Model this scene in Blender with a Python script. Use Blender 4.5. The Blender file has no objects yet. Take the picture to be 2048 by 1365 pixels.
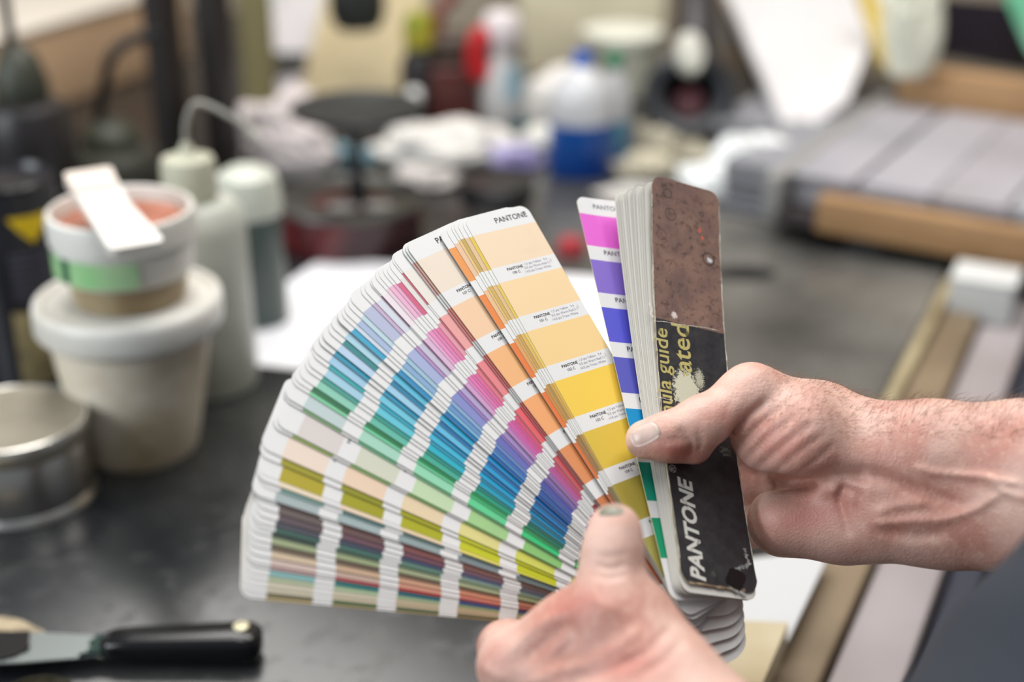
import bpy, bmesh, math, random
import numpy as np
from mathutils import Vector, Matrix
C = bpy.context.scene.collection
rnd = random.Random(7)
# ---------------------------------------------------------------- camera, world, lights
F_PX = 2048 / 36 * 50
BENCH = 0.90
CAM = np.array([0.0, 0.0, BENCH + 0.58])
TH = math.radians(65.5)
cd = bpy.data.cameras.new('camera'); cam = bpy.data.objects.new('camera', cd); C.objects.link(cam)
cam.location = CAM; cam.rotation_euler = (TH, 0, 0)
cd.lens = 50; cd.sensor_width = 36; cd.clip_start = 0.02
cd.dof.use_dof = True; cd.dof.focus_distance = 0.738; cd.dof.aperture_fstop = 2.65; cd.dof.aperture_blades = 0
bpy.context.scene.camera = cam
w = bpy.data.worlds.new('world'); bpy.context.scene.world = w; w.use_nodes = True
w.node_tree.nodes['Background'].inputs[0].default_value = (0.86, 0.93, 1.0, 1)
w.node_tree.nodes['Background'].inputs[1].default_value = 0.28
def area(name, loc, target, sx, sy, power, col=(1, 1, 1)):
    l = bpy.data.lights.new(name, 'AREA'); l.shape = 'RECTANGLE'; l.size = sx; l.size_y = sy; l.energy = power; l.color = col
    o = bpy.data.objects.new(name, l); C.objects.link(o); o.location = loc
    o.rotation_euler = (Vector(target) - Vector(loc)).to_track_quat('-Z', 'Y').to_euler(); return o
area('ceiling_light', (-0.2, 0.75, 2.95), (0.1, 1.0, 0.9), 1.8, 0.7, 26, (1.0, 0.98, 0.95))
area('ceiling_light', (0.1, 1.75, 3.0), (0.0, 1.6, 0.9), 2.6, 0.7, 66, (1.0, 0.97, 0.93))
area('window_light', (-2.5, -0.35, 2.1), (-0.4, 1.3, 0.95), 1.6, 1.5, 82, (0.88, 0.95, 1.0))
vs = bpy.context.scene.view_settings
vs.view_transform = 'Standard'; vs.look = 'None'; vs.exposure = -0.24; vs.gamma = 1.0; vs.use_curve_mapping = False

# ---------------------------------------------------------------- coordinates
_c, _s = math.cos(TH), math.sin(TH)
RW = np.array([[1, 0, 0], [0, _c, -_s], [0, _s, _c]])          # camera axes -> world
def c2w(p): return CAM + np.asarray(p, float) @ RW.T
def ray(px, py): return np.array([(px - 1024) / F_PX, -(py - 682.5) / F_PX, -1.0])
def cw(px, py, z): return Vector(c2w(ray(px, py) * z))
def G(px, py, h=0.0):
    d = RW @ ray(px, py); t = (BENCH + h - CAM[2]) / d[2]
    return Vector(CAM + d * t)
def depth(P): return float((np.array(P) - CAM) @ (RW @ np.array([0, 0, -1.0])))
def ppm(P): return F_PX / depth(P)

def w2p(P):
    c_ = (np.array(P) - CAM) @ RW; return 1024 + F_PX * c_[0] / -c_[2], 682.5 - F_PX * c_[1] / -c_[2]
def upright(bx, by, xtop, ytop):
    # base point on the bench and height of an upright thing from its base line, its top line and where its top stands
    x = bx
    for _ in range(30):
        B = G(x, by); lo, hi = 0.0, 1.2
        for _ in range(30):
            m_ = (lo + hi) / 2
            if w2p(B + Vector((0, 0, m_)))[1] > ytop: lo = m_
            else: hi = m_
        x += (xtop - w2p(B + Vector((0, 0, m_)))[0]) * .7
    return B, m_
# ---------------------------------------------------------------- materials
def lin(h):
    h = h.lstrip('#'); o = []
    for i in (0, 2, 4):
        c = int(h[i:i+2], 16) / 255; o.append(c / 12.92 if c <= .04045 else ((c + .055) / 1.055) ** 2.4)
    return (*o, 1.0)
MC = {}
def pm(name, col, rough=.5, metal=0, col2=None, ns=20, lo=.35, hi=.65, bump=0, bs=60, sss=0, trans=0, coat=0, spec=.5, coord='Object', detail=4, rough2=None):
    if name in MC: return MC[name]
    m = bpy.data.materials.new(name); m.use_nodes = True; nt = m.node_tree; b = nt.nodes['Principled BSDF']
    b.inputs['Base Color'].default_value = lin(col); b.inputs['Roughness'].default_value = rough; b.inputs['Metallic'].default_value = metal
    b.inputs['Specular IOR Level'].default_value = spec
    tc = nt.nodes.new('ShaderNodeTexCoord')
    if col2 or rough2 is not None:
        n = nt.nodes.new('ShaderNodeTexNoise'); n.inputs['Scale'].default_value = ns; n.inputs['Detail'].default_value = detail
        nt.links.new(tc.outputs[coord], n.inputs['Vector'])
        r = nt.nodes.new('ShaderNodeMapRange'); r.inputs[1].default_value = lo; r.inputs[2].default_value = hi
        nt.links.new(n.outputs['Fac'], r.inputs[0])
        if col2:
            mx = nt.nodes.new('ShaderNodeMix'); mx.data_type = 'RGBA'
            mx.inputs[6].default_value = lin(col); mx.inputs[7].default_value = lin(col2)
            nt.links.new(r.outputs[0], mx.inputs[0]); nt.links.new(mx.outputs[2], b.inputs['Base Color'])
        if rough2 is not None:
            q = nt.nodes.new('ShaderNodeMapRange'); q.inputs[3].default_value = rough; q.inputs[4].default_value = rough2
            nt.links.new(r.outputs[0], q.inputs[0]); nt.links.new(q.outputs[0], b.inputs['Roughness'])
    if bump:
        n2 = nt.nodes.new('ShaderNodeTexNoise'); n2.inputs['Scale'].default_value = bs; n2.inputs['Detail'].default_value = 5
        nt.links.new(tc.outputs[coord], n2.inputs['Vector'])
        bp = nt.nodes.new('ShaderNodeBump'); bp.inputs['Strength'].default_value = bump; bp.inputs['Distance'].default_value = .002
        nt.links.new(n2.outputs['Fac'], bp.inputs['Height']); nt.links.new(bp.outputs[0], b.inputs['Normal'])
    if sss:
        b.inputs['Subsurface Weight'].default_value = sss; b.inputs['Subsurface Radius'].default_value = (1, .35, .2); b.inputs['Subsurface Scale'].default_value = .004
    if trans: b.inputs['Transmission Weight'].default_value = trans
    if coat: b.inputs['Coat Weight'].default_value = coat; b.inputs['Coat Roughness'].default_value = .1
    MC[name] = m; return m

# ---------------------------------------------------------------- object helpers
def link_mesh(name, verts, faces, mats, parent=None, smooth=True, midx=None):
    me = bpy.data.meshes.new(name); me.from_pydata([tuple(map(float, v)) for v in verts], [], [tuple(map(int, f)) for f in faces]); me.update()
    if not isinstance(mats, (list, tuple)): mats = [mats]
    for m in mats: me.materials.append(m)
    if smooth: me.polygons.foreach_set('use_smooth', [True] * len(me.polygons))
    if midx is not None: me.polygons.foreach_set('material_index', midx)
    o = bpy.data.objects.new(name, me); C.objects.link(o)
    if parent: o.parent = parent; o.matrix_parent_inverse = Matrix()
    return o
def tag(o, label=None, cat=None, group=None, kind=None):
    if label: o['label'] = label
    if cat: o['category'] = cat
    if group: o['group'] = group
    if kind: o['kind'] = kind
    return o
def thing(name, loc, label, cat, rz=0, group=None, rot=None):
    o = bpy.data.objects.new(name, None); C.objects.link(o); o.location = loc; o.empty_display_size = .03
    o.rotation_euler = rot if rot else (0, 0, rz); return tag(o, label, cat, group)
class MB:
    def __init__(s): s.v = []; s.f = []; s.sharp = False
    def add(s, v, f): o = len(s.v); s.v += [tuple(p) for p in v]; s.f += [tuple(i + o for i in q) for q in f]; return s
    def lathe(s, prof, n=56, ox=0, oy=0, oz=0, cap=True, squash=1):
        v = []; f = []
        for r, z in prof:
            for i in range(n):
                a = 2 * math.pi * i / n; v.append((ox + r * math.cos(a), oy + r * math.sin(a) * squash, oz + z))
        for k in range(len(prof) - 1):
            for i in range(n):
                j = (i + 1) % n; f.append((k*n+i, k*n+j, (k+1)*n+j, (k+1)*n+i))
        if cap:
            f.append(tuple(range(n))[::-1]); f.append(tuple((len(prof)-1)*n + i for i in range(n)))
        return s.add(v, f)
    def box(s, c, d, rz=0, M=None, bev=0):
        bm = bmesh.new(); bmesh.ops.create_cube(bm, size=1)
        for q in bm.verts: q.co = Vector((q.co.x * d[0], q.co.y * d[1], q.co.z * d[2]))
        if bev: bmesh.ops.bevel(bm, geom=list(bm.edges), offset=bev, segments=3, profile=.5, affect='EDGES')
        R = (M if M is not None else Matrix.Rotation(rz, 3, 'Z'))
        v = [R @ q.co + Vector(c) for q in bm.verts]; f = [[x.index for x in p.verts] for p in bm.faces]; bm.free()
        return s.add(v, f)
    def tube(s, pts, r, n=12, cap=True):
        pts = [Vector(p) for p in pts]; rs = r if isinstance(r, (list, tuple)) else [r] * len(pts)
        v = []; f = []; up = None
        for i, p in enumerate(pts):
            t = (pts[min(i+1, len(pts)-1)] - pts[max(i-1, 0)]).normalized()
            if up is None: up = t.orthogonal().normalized()
            up = (up - t * up.dot(t)).normalized(); b = t.cross(up)
            for k in range(n):
                a = 2 * math.pi * k / n; v.append(p + (up * math.cos(a) + b * math.sin(a)) * rs[i])
        for i in range(len(pts) - 1):
            for k in range(n):
                j = (k + 1) % n; f.append((i*n+k, i*n+j, (i+1)*n+j, (i+1)*n+k))
        if cap: f.append(tuple(range(n))[::-1]); f.append(tuple((len(pts)-1)*n + k for k in range(n)))
        return s.add(v, f)
    def build(s, name, mat, parent=None, smooth=True, bevel=0):
        o = link_mesh(name, s.v, s.f, mat, parent, smooth)
        if smooth:
            o.data.validate()
            for e in o.data.edges: pass
            try: o.data.set_sharp_from_angle(angle=math.radians(38))
            except Exception: pass
        return o
def bez(pts, n=24):
    pts = [Vector(p) for p in pts]; out = []; P = [pts[0]] + pts + [pts[-1]]
    for i in range(1, len(P) - 2):
        for k in range(n):
            t = k / n; p0, p1, p2, p3 = P[i-1:i+3]
            out.append(.5 * ((2*p1) + (p2-p0)*t + (2*p0-5*p1+4*p2-p3)*t*t + (3*p1-p0-3*p2+p3)*t**3))
    out.append(pts[-1]); return out
def text2d(s, size, shear=0, bold=0, mx=99):
    cu = bpy.data.curves.new('t', 'FONT'); cu.body = s; cu.size = size; cu.shear = shear; cu.offset = bold; cu.resolution_u = 3
    cu.align_x = 'LEFT'
    o = bpy.data.objects.new('t', cu); C.objects.link(o)
    dg = bpy.context.evaluated_depsgraph_get(); dg.update(); me = bpy.data.meshes.new_from_object(o.evaluated_get(dg))
    v = [(q.co.x, q.co.y) for q in me.vertices]; f = [tuple(p.vertices) for p in me.polygons]
    bpy.data.objects.remove(o); bpy.data.curves.remove(cu); bpy.data.meshes.remove(me)
    return v, f

# ================================================================ THE SETTING
def smudge_bench():
    m = bpy.data.materials.new('bench_black'); m.use_nodes = True; nt = m.node_tree; b = nt.nodes['Principled BSDF']
    tc = nt.nodes.new('ShaderNodeTexCoord')
    def noise(sc, det, lo, hi):
        n = nt.nodes.new('ShaderNodeTexNoise'); n.inputs['Scale'].default_value = sc; n.inputs['Detail'].default_value = det
        nt.links.new(tc.outputs['Object'], n.inputs['Vector']); r = nt.nodes.new('ShaderNodeMapRange')
        r.inputs[1].default_value = lo; r.inputs[2].default_value = hi; nt.links.new(n.outputs['Fac'], r.inputs[0]); return r.outputs[0]
    a = noise(5, 6, .45, .75); c = noise(40, 4, .5, .8)
    mx = nt.nodes.new('ShaderNodeMix'); mx.data_type = 'RGBA'; mx.inputs[6].default_value = lin('17191d'); mx.inputs[7].default_value = lin('3c3d3b')
    nt.links.new(a, mx.inputs[0])
    # reflection of board and tray, painted grey towards the far right of the bench
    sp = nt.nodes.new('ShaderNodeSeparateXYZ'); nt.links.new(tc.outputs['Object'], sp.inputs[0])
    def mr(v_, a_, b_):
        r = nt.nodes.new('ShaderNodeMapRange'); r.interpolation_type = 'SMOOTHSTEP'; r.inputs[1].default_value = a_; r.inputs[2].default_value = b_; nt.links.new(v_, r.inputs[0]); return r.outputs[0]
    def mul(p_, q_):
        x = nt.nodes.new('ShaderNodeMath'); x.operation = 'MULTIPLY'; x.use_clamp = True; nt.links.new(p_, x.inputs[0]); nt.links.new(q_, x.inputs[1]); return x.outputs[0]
    sheen = mul(mul(mr(sp.outputs[0], .35, 1.0), mr(sp.outputs[1], .75, .15)), noise(6, 5, .25, .7))
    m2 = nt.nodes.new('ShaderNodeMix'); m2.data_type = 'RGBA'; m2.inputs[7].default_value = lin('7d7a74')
    nt.links.new(sheen, m2.inputs[0]); nt.links.new(mx.outputs[2], m2.inputs[6]); nt.links.new(m2.outputs[2], b.inputs['Base Color'])
    q = nt.nodes.new('ShaderNodeMapRange'); q.inputs[3].default_value = .2; q.inputs[4].default_value = .42
    nt.links.new(c, q.inputs[0]); nt.links.new(q.outputs[0], b.inputs['Roughness']); b.inputs['Specular IOR Level'].default_value = .45
    return m
e0 = G(1460, 1365); e1 = G(1890, 550)
dv = (e1 - e0); dv.z = 0; dv.normalize(); nv = Vector((-dv.y, dv.x, 0))       # along edge, to the left
E0 = e0 - dv * .25
wc = Vector((0, 2.62, 0)); BL_ = (wc - E0).dot(dv) - .012
bench = thing('workbench', (E0.x, E0.y, 0), 'long black topped workbench the paper, cans and buckets stand on', 'workbench', rz=math.atan2(dv.y, dv.x))
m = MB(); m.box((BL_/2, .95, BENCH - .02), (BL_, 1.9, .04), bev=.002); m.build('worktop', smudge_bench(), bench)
tan = pm('bench_wood', 'a08a66', .6, col2='7d6a4e', ns=8)
m = MB(); m.box((BL_/2, -.006, BENCH - .03), (BL_, .012, .05), bev=.002); m.build('edging', pm('edging_cream', 'b3a684', .55, col2='8a7a5c', ns=8), bench)
m = MB(); m.box((BL_/2 - .02, .93, BENCH / 2 - .02), (BL_ - .15, 1.7, BENCH - .05), bev=.004); m.build('cabinet', pm('bench_body', '2c2a2b', .6), bench)
fl = MB(); fl.box((0, 1.5, -.02), (9, 9, .04)); o = fl.build('floor', pm('floor_dark', '2a2624', .55, col2='3a332c', ns=3)); tag(o, kind='structure')
wd = math.atan2(dv.y, dv.x) - math.pi / 2
def wall(name, c, length, rz, mat, h=3.2, t=.1):
    q = MB(); q.box((c[0], c[1], h / 2), (length, t, h), rz=rz); o = q.build(name, mat); return tag(o, kind='structure')
wall('wall_back', wc + Vector((-math.sin(wd), math.cos(wd), 0)) * .05, 7.0, wd, pm('wall_paint', '8f8172', .8, col2='a59a88', ns=1.6))
wall('wall_left', Vector((-2.9, 1.2, 0)), 6.0, math.pi / 2 + wd * .2, pm('wall_paint_left', 'a39a8e', .8))

WX = Vector((math.cos(wd), math.sin(wd), 0)); WY = Vector((-math.sin(wd), math.cos(wd), 0))   # along the wall, into the wall

# ================================================================ BACKGROUND THINGS
white_pl = pm('plastic_white', 'e6e4de', .4, col2='d2cdc2', ns=14, lo=.4, hi=.75)
dirty_pl = pm('plastic_dirty', 'e0d6c4', .45, col2='a48e68', ns=11, lo=.42, hi=.72)
milky = pm('plastic_milky', 'c6c8bf', .4, col2='a0a296', ns=9)
blackpl = pm('plastic_black', '17181b', .35)
steel = pm('steel', 'b9b9b6', .18, 1.0)
darksteel = pm('steel_dark', '2c2f31', .35, .6)

def wrap(r, a0, a1, z0, z1, n=16, tri=False):
    v = []; f = []
    for i in range(n + 1):
        a = math.radians(a0 + (a1 - a0) * i / n); zz0 = z0 if not tri else z1 - (z1 - z0) * (1 - abs(2 * i / n - 1)) ** .8
        v += [(r*math.cos(a), r*math.sin(a), zz0), (r*math.cos(a), r*math.sin(a), z1)]
    f = [(2*i, 2*i+2, 2*i+3, 2*i+1) for i in range(n)]
    return v, f
# silver tin, cut by the left edge
B = G(44, 988); k = ppm(B); r = 141 / k; h = 152 / k / math.cos(math.radians(28))
tin = thing('ink_tin', B, 'round silver tin with a flat lid on the bench at the left edge', 'tin')
MB().lathe([(r*1.05, 0), (r*1.06, .003), (r*1.03, .006), (r, .008), (r, h*.72), (r*.985, h*.74), (r*.985, h*.76)]).build('body', pm('tin_body', 'c4c2be', .28, 1.0), tin)
MB().lathe([(r*1.02, h*.88), (r*1.045, h*.90), (r*1.05, h*.97), (r*1.035, h*1.0), (r*1.01, h*1.005), (r*.995, h*.995)], cap=False).build('rim', pm('tin_rim', 'e4e2dc', .22, .8), tin)
MB().lathe([(r*1.0, h*.765), (r*1.035, h*.80), (r*1.04, h*.93), (r*1.02, h*.985), (r*.97, h), (r*.95, h*.994), (r*.93, h*.992), (0.001, h*.994)], cap=False).build('lid', pm('tin_lid', 'b0a898', .42, .45, col2='8e8676', ns=14, rough2=.55), tin)

# large bucket
B = G(282, 893); k = ppm(B); rb = 114 / k; rt = 165 / k; H = 300 / k / math.cos(math.radians(25))
bu = thing('ink_bucket', B, 'large dirty white plastic bucket with a lid, a small tub stacked on it', 'bucket')
lean = (10 / k)
prof = [(rb*.96, 0), (rb, .004), (rb*1.02, .01)] + [(rb + (rt - rb) * t, H * t) for t in (.1, .25, .4, .55, .7, .82, .88)]
def shear_lathe(mb, dx, H):
    mb.v = [(x + dx * z / H, y, z) for x, y, z in mb.v]; return mb
shear_lathe(MB().lathe(prof), lean, H).build('body', dirty_pl, bu)
rl = 178 / k
shear_lathe(MB().lathe([(rl*.93, H*.80), (rl*.98, H*.82), (rl*1.0, H*.84), (rl*1.0, H*.955), (rl*.985, H*.985), (rl*.95, H), (rl*.90, H*.995), (rl*.87, H*.975), (rl*.4, H*.98), (.001, H*.98)], cap=False), lean, H).build('lid', white_pl, bu)
TB = B + Vector((lean * .98 + 6 / k, .0, H * .98 + .001))
# small tub on the lid
k2 = ppm(TB); r2 = 143 / k2; b2 = 112 / k2; H2 = 172 / k2 / math.cos(math.radians(24))
tub = thing('ink_tub', TB, 'small open tub with a green band and red ink inside, stacked on the bucket', 'tub')
MB().lathe([(b2*.95, 0), (b2, .004), (b2*1.04, H2*.30), (b2*1.06, H2*.34)]).build('body', pm('tub_body', 'b9aa8a', .5, col2='8a7554', ns=15), tub)
MB().lathe([(b2*1.13, H2*.345), (b2*1.17, H2*.34), (b2*1.235, H2*.66), (b2*1.2, H2*.68)], cap=False).build('skirt', white_pl, tub)
v, f = wrap(b2*1.248, -160, -66, H2*.36, H2*.63); link_mesh('green_label', v, f, pm('tub_green', '8ccc86', .45, col2='b9d7aa', ns=18), tub)
v, f = wrap(b2*1.252, -134, -124, H2*.37, H2*.63); link_mesh('label_mark', v, f, pm('tub_darkgreen', '1f5a40', .45), tub)
MB().lathe([(b2*1.10, H2*.30), (r2*.93, H2*.66), (r2*1.0, H2*.69), (r2*1.01, H2*.9), (r2*.99, H2*.98), (r2*.95, H2), (r2*.92, H2*.985), (r2*.90, H2*.9), (r2*.88, H2*.72)], cap=False).build('rim', white_pl, tub)
MB().lathe([(r2*.885, H2*.83), (r2*.5, H2*.80), (.001, H2*.81)], cap=False).build('red_ink', pm('red_ink', '8e4a30', .45, col2='c98a72', ns=25), tub)
# white scraper lying over the tub
zt = TB.z + H2 + .003
hz = TB.z + H2 - BENCH; P0 = G(176, 350, hz + .022); P1 = G(272, 492, hz + .006)
sc = thing('ink_scraper', P1, 'white plastic scraper lying across the open top of the small tub', 'scraper')
ax = (P0 - P1); L = ax.length; ax.normalize(); sd = ax.cross(Vector((0, 0, 1))).normalized(); up = sd.cross(ax)
def slab(pts2, t, org, X, Y, Z):
    n = len(pts2); v = [org + X * a + Y * b - Z * t / 2 for a, b in pts2] + [org + X * a + Y * b + Z * t / 2 for a, b in pts2]
    f = [tuple(range(n))[::-1], tuple(range(n, 2*n))] + [(i, (i+1) % n, (i+1) % n + n, i + n) for i in range(n)]
    return v, f
def rpoly(cs, rad, n=6):
    out = []
    for i in range(len(cs)):
        p = Vector(cs[i]).to_2d(); a = Vector(cs[i-1]).to_2d(); b = Vector(cs[(i+1) % len(cs)]).to_2d()
        u = (a - p).normalized(); v = (b - p).normalized(); q = min(rad, (a-p).length*.45, (b-p).length*.45)
        for k in range(n + 1):
            t = k / n; out.append(tuple((p + u*q)*(1-t)**2 + p*2*t*(1-t) + (p + v*q)*t*t))
    return out
ks = ppm(P1)
wt, wb = 52 / ks, 56 / ks
v, f = slab(rpoly([(-.006, -wb), (L, -wt), (L, wt), (L*.5, wb*.72), (-.006, wb)], .008), .006, Vector((0, 0, 0)), ax, sd, up)
link_mesh('blade', v, f, pm('scraper_white', 'e8e6e2', .45, col2='d5cfc6', ns=12), sc, smooth=False)
v, f = slab(rpoly([(L*.72, -wt*1.02), (L*1.01, -wt*1.02), (L*1.01, wt*1.02), (L*.72, wt*.8)], .006), .009, Vector((0, 0, 0)), ax, sd, up)
link_mesh('handle', v, f, pm('scraper_grip', 'd8ccc2', .6), sc, smooth=False)

# wash bottles behind
def bottle(name, bx, by, hw, ytop, label, cat, mat, prof, capmat=None, cap=None, extra=None, capname='cap'):
    B, H = upright(bx, by, bx, ytop); k = ppm(B + Vector((0, 0, H * .6))); r = hw / k
    t = thing(name, B, label, cat)
    MB().lathe([(r * a, H * b) for a, b in prof]).build('body', mat, t)
    if cap: MB().lathe([(r * a, H * b) for a, b in cap]).build(capname, capmat, t)
    return t, r, H
cyl = [(.9, 0), (.98, .01), (1, .03), (1, .86), (.96, .93), (.8, .98), (.45, 1.0)]
t, r, H = bottle('wash_bottle', 382, 765, 102, 395, 'milky white squeeze bottle with a bent spout, right behind the stacked tub', 'bottle', milky, cyl, pm('cap_cream', 'b9b8a4', .5), [(.48, 1.0), (.52, 1.01), (.52, 1.17), (.48, 1.20), (.18, 1.22), (.07, 1.28)])
sp = bez([(0, 0, H*1.25), (r*.05, 0, H*1.38), (r*.3, 0, H*1.47), (r*.9, 0, H*1.40), (r*1.35, 0, H*1.30)], 10)
m = MB(); m.tube(sp, [r*.05] * (len(sp) - 8) + [r*.05 + r*.012*i for i in range(8)]); m.build('spout', pm('spout_milky', '9a9890', .4), t)
t, r, H = bottle('wash_bottle', 494, 640, 64, 372, 'grey green bottle with a milky shoulder behind the squeeze bottle', 'bottle', pm('bottle_greygreen', '4a5450', .35, col2='3c4a46', ns=8), [(.9, 0), (1, .03), (1, .80), (.98, .82)])
MB().lathe([(r*1.01, H*.81), (r*1.04, H*.84), (r*1.02, H*.97), (r*.9, H*1.08), (r*.55, H*1.13), (r*.1, H*1.14)]).build('shoulder', pm('bottle_shoulder', 'c3c6ba', .4), t)

# black tin with a yellow flash at the left edge
B, H = upright(60, 742, 10, 350); k = ppm(B + Vector((0, 0, H * .7))); r = 94 / k
t = thing('black_can', B, 'black can with a yellow flash and cream panel at the left edge', 'can')
MB().lathe([(r*.98, 0), (r, .004), (r, H*.94), (r*.97, H*.96), (r*.97, H*.98), (r*1.0, H*.99), (r*.96, H), (r*.9, H*.97), (.001, H*.97)], cap=False).build('body', pm('can_black', '16151a', .3, col2='26262c', ns=6), t)
v, f = wrap(r*1.006, -76, -22, H*.73, H*.86, tri=True); link_mesh('yellow_flash', v, f, pm('flash_yellow', 'd9b60c', .5), t)
v, f = wrap(r*1.005, -86, -12, H*.03, H*.40); link_mesh('cream_panel', v, f, pm('panel_cream', 'a08f66', .5, col2='6c6246', ns=22), t)
m = MB()
for i in range(7):
    v, f = wrap(r*1.005, -80, -20, H*(.46 + i*.035), H*(.475 + i*.035)); m.add(v, f)
m.build('print_lines', pm('print_grey', '4c4a58', .6), t)

# two pump oilers
def oiler(bx, by, hw, ytop, label, spout, dark):
    B, H = upright(bx, by, bx, ytop); k = ppm(B + Vector((0, 0, H * .6))); r = hw / k
    t = thing('oil_can', B, label, 'oil can')
    MB().lathe([(r*.95, 0), (r, .005), (r, H*.72), (r*.96, H*.86), (r*.85, H*.95), (r*.5, H)]).build('body', dark, t)
    q = pm('oiler_collar', '3e4134', .5, col2='2a2c24', ns=14)
    MB().lathe([(r*.55, H*.98), (r*.58, H), (r*.58, H*1.12), (r*.50, H*1.2), (r*.4, H*1.3), (r*.15, H*1.36)]).build('collar', q, t)
    m = MB(); m.tube(bez([Vector((a*r, 0, b*H)) for a, b in spout], 12), r*.11); m.build('spout', darksteel, t)
oiler(45, 470, 92, 195, 'dark oil can with a straight upright spout at the far left', [(-.08, 1.3), (-.08, 1.6), (-.05, 2.0), (-.03, 2.5)], pm('oiler_dark', '1d1a1e', .4, col2='2d2926', ns=6))
oiler(222, 430, 98, 290, 'grey green oil can with a long curved spout', [(-.2, 1.3), (-.02, 1.75), (.22, 2.2), (.65, 2.42), (1.2, 2.5)], pm('oiler_grey', '3b3b30', .5, col2='26251f', ns=6))
# tan box and shelf uprights at the back left
pa = cw(-60, 70, 2.0); pb = cw(338, 14, 2.4); pa.z = pb.z = (pa.z + pb.z) / 2
dd = (pb - pa); Lb = dd.length; ang = math.atan2(dd.y, dd.x)
mid = (pa + pb) / 2; bh = mid.z - BENCH
o = thing('storage_box', (mid.x, mid.y, BENCH), 'plain tan box standing behind the oil cans at the left', 'box', rz=ang)
MB().box((0, .12, bh / 2), (Lb + .1, .24, bh), bev=.004).build('body', pm('box_tan', 'c9a988', .7, col2='b89878', ns=3), o)
MB().box((0, .12, bh + .004), (Lb + .11, .25, .008), bev=.002).build('lid', pm('box_lid', 'cdc4b8', .7), o)
for x0, x1, y1, zz, lab in ((322, 388, 300, 2.1, 'broad dark shelf upright left of the hanging white sheet'), (428, 484, 330, 2.12, 'narrow dark shelf upright beside the hanging white sheet')):
    a = G((x0 + x1) / 2, y1 + 50); hw = (x1 - x0) / 2 / ppm(a)
    o = MB().box((0, 0, .35), (hw*2, .03, .7), bev=.003).build('shelf_upright', pm('upright', '27201f', .5)); o.location = a; o.rotation_euler.z = ang
    tag(o, lab, 'shelf post')
o = thing('olive_board', G(500, 300) + Vector((0, .12, 0)), 'narrow olive board standing behind the dark upright', 'board', rz=wd)
MB().box((0, 0, .35), (.05, .015, .7), bev=.003).build('panel', pm('olive', '857a52', .6), o)
MB().box((0, -.01, .02), (.055, .02, .04), bev=.003).build('foot', pm('olive_foot', '5f573a', .6), o)

# crumpled cloths
def cloth(name, px, py, hwx, hwz, hwy, label, mat, seed, rz=0, h=0, amp=.35, fl=.0, cat='cloth'):
    B = G(px, py, h); k = ppm(B); rx = hwx / k; rz_ = hwz / k; ry = hwy / k
    bm = bmesh.new(); bmesh.ops.create_icosphere(bm, subdivisions=5, radius=1)
    from mathutils import noise
    for q in bm.verts:
        p = q.co.copy(); n1 = noise.noise(p * 1.3 + Vector((seed, 0, 0))); n2 = abs(noise.noise(p * 3.1 + Vector((0, seed, 0)))); n3 = abs(noise.noise(p * 7 + Vector((0, 0, seed))))
        s = 1 + amp * n1 - amp * .7 * n2 + amp * .25 * n3
        q.co = Vector((p.x * rx * s, p.y * ry * s, max((p.z + .75) * rz_ * s, 0.0 if p.z > -.9 else 0)))
    v = [q.co[:] for q in bm.verts]; f = [[x.index for x in p.verts] for p in bm.faces]; bm.free()
    o = link_mesh(name, v, f, mat); o.location = B; o.rotation_euler.z = rz; return tag(o, label, cat)
c_wh = pm('cloth_white', 'd6d2cc', .85, bump=.3); c_gr = pm('cloth_grey', 'bdb6b2', .85); c_cr = pm('cloth_cream', 'b8b09c', .85)
cloth('rag', 580, 350, 98, 95, 62, 'pale pinkish rag heap between the wash bottles and the plunger can', pm('cloth_pink', 'd4cac8', .9), 3.1)
cloth('rag', 690, 335, 60, 25, 30, 'small blue grey cloth behind the plunger can shaft', pm('cloth_blue', '6d8d98', .9), 4.4)
cloth('rag', 885, 322, 135, 44, 75, 'long white rag lying right of the plunger plate', c_wh, 5.2)
cloth('rag', 850, 370, 75, 22, 45, 'greyish rag in front of the long white rag', c_gr, 9.3)
cloth('rag', 1030, 330, 62, 24, 40, 'lilac white rag below the spray bottle', pm('cloth_lilac', 'b9b4cc', .9, col2='8f84bc', ns=9), 6.7)
cloth('rag', 1090, 305, 52, 34, 30, 'round white cloth ball beside the blue liquid bottle', pm('cloth_ivory', 'd8d6cc', .85), 1.7, amp=.1)
cloth('rag', 1335, 330, 95, 46, 50, 'cream folded cloth below the black machine housing', c_cr, 2.6, rz=-.4, amp=.5)
cloth('rag', 1290, 352, 60, 26, 40, 'small cream cloth right of the blue bottle', c_cr, 8.1, amp=.4)
cloth('rag', 1486, 392, 118, 64, 70, 'bright white crumpled cloth left of the wooden tray', pm('cloth_bright', 'e9ebea', .8, bump=.2), 7.9, rz=.3)
cloth('rag', 1470, 300, 60, 26, 30, 'pale blue white cloth behind the bright crumpled cloth', pm('cloth_paleblue', 'c3cdc9', .85), 11.9)
cloth('rag', 1290, 400, 100, 16, 50, 'flat whitish cloth just behind the colour guide', pm('cloth_flat', 'c4c0bb', .85), 13.2)

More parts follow.
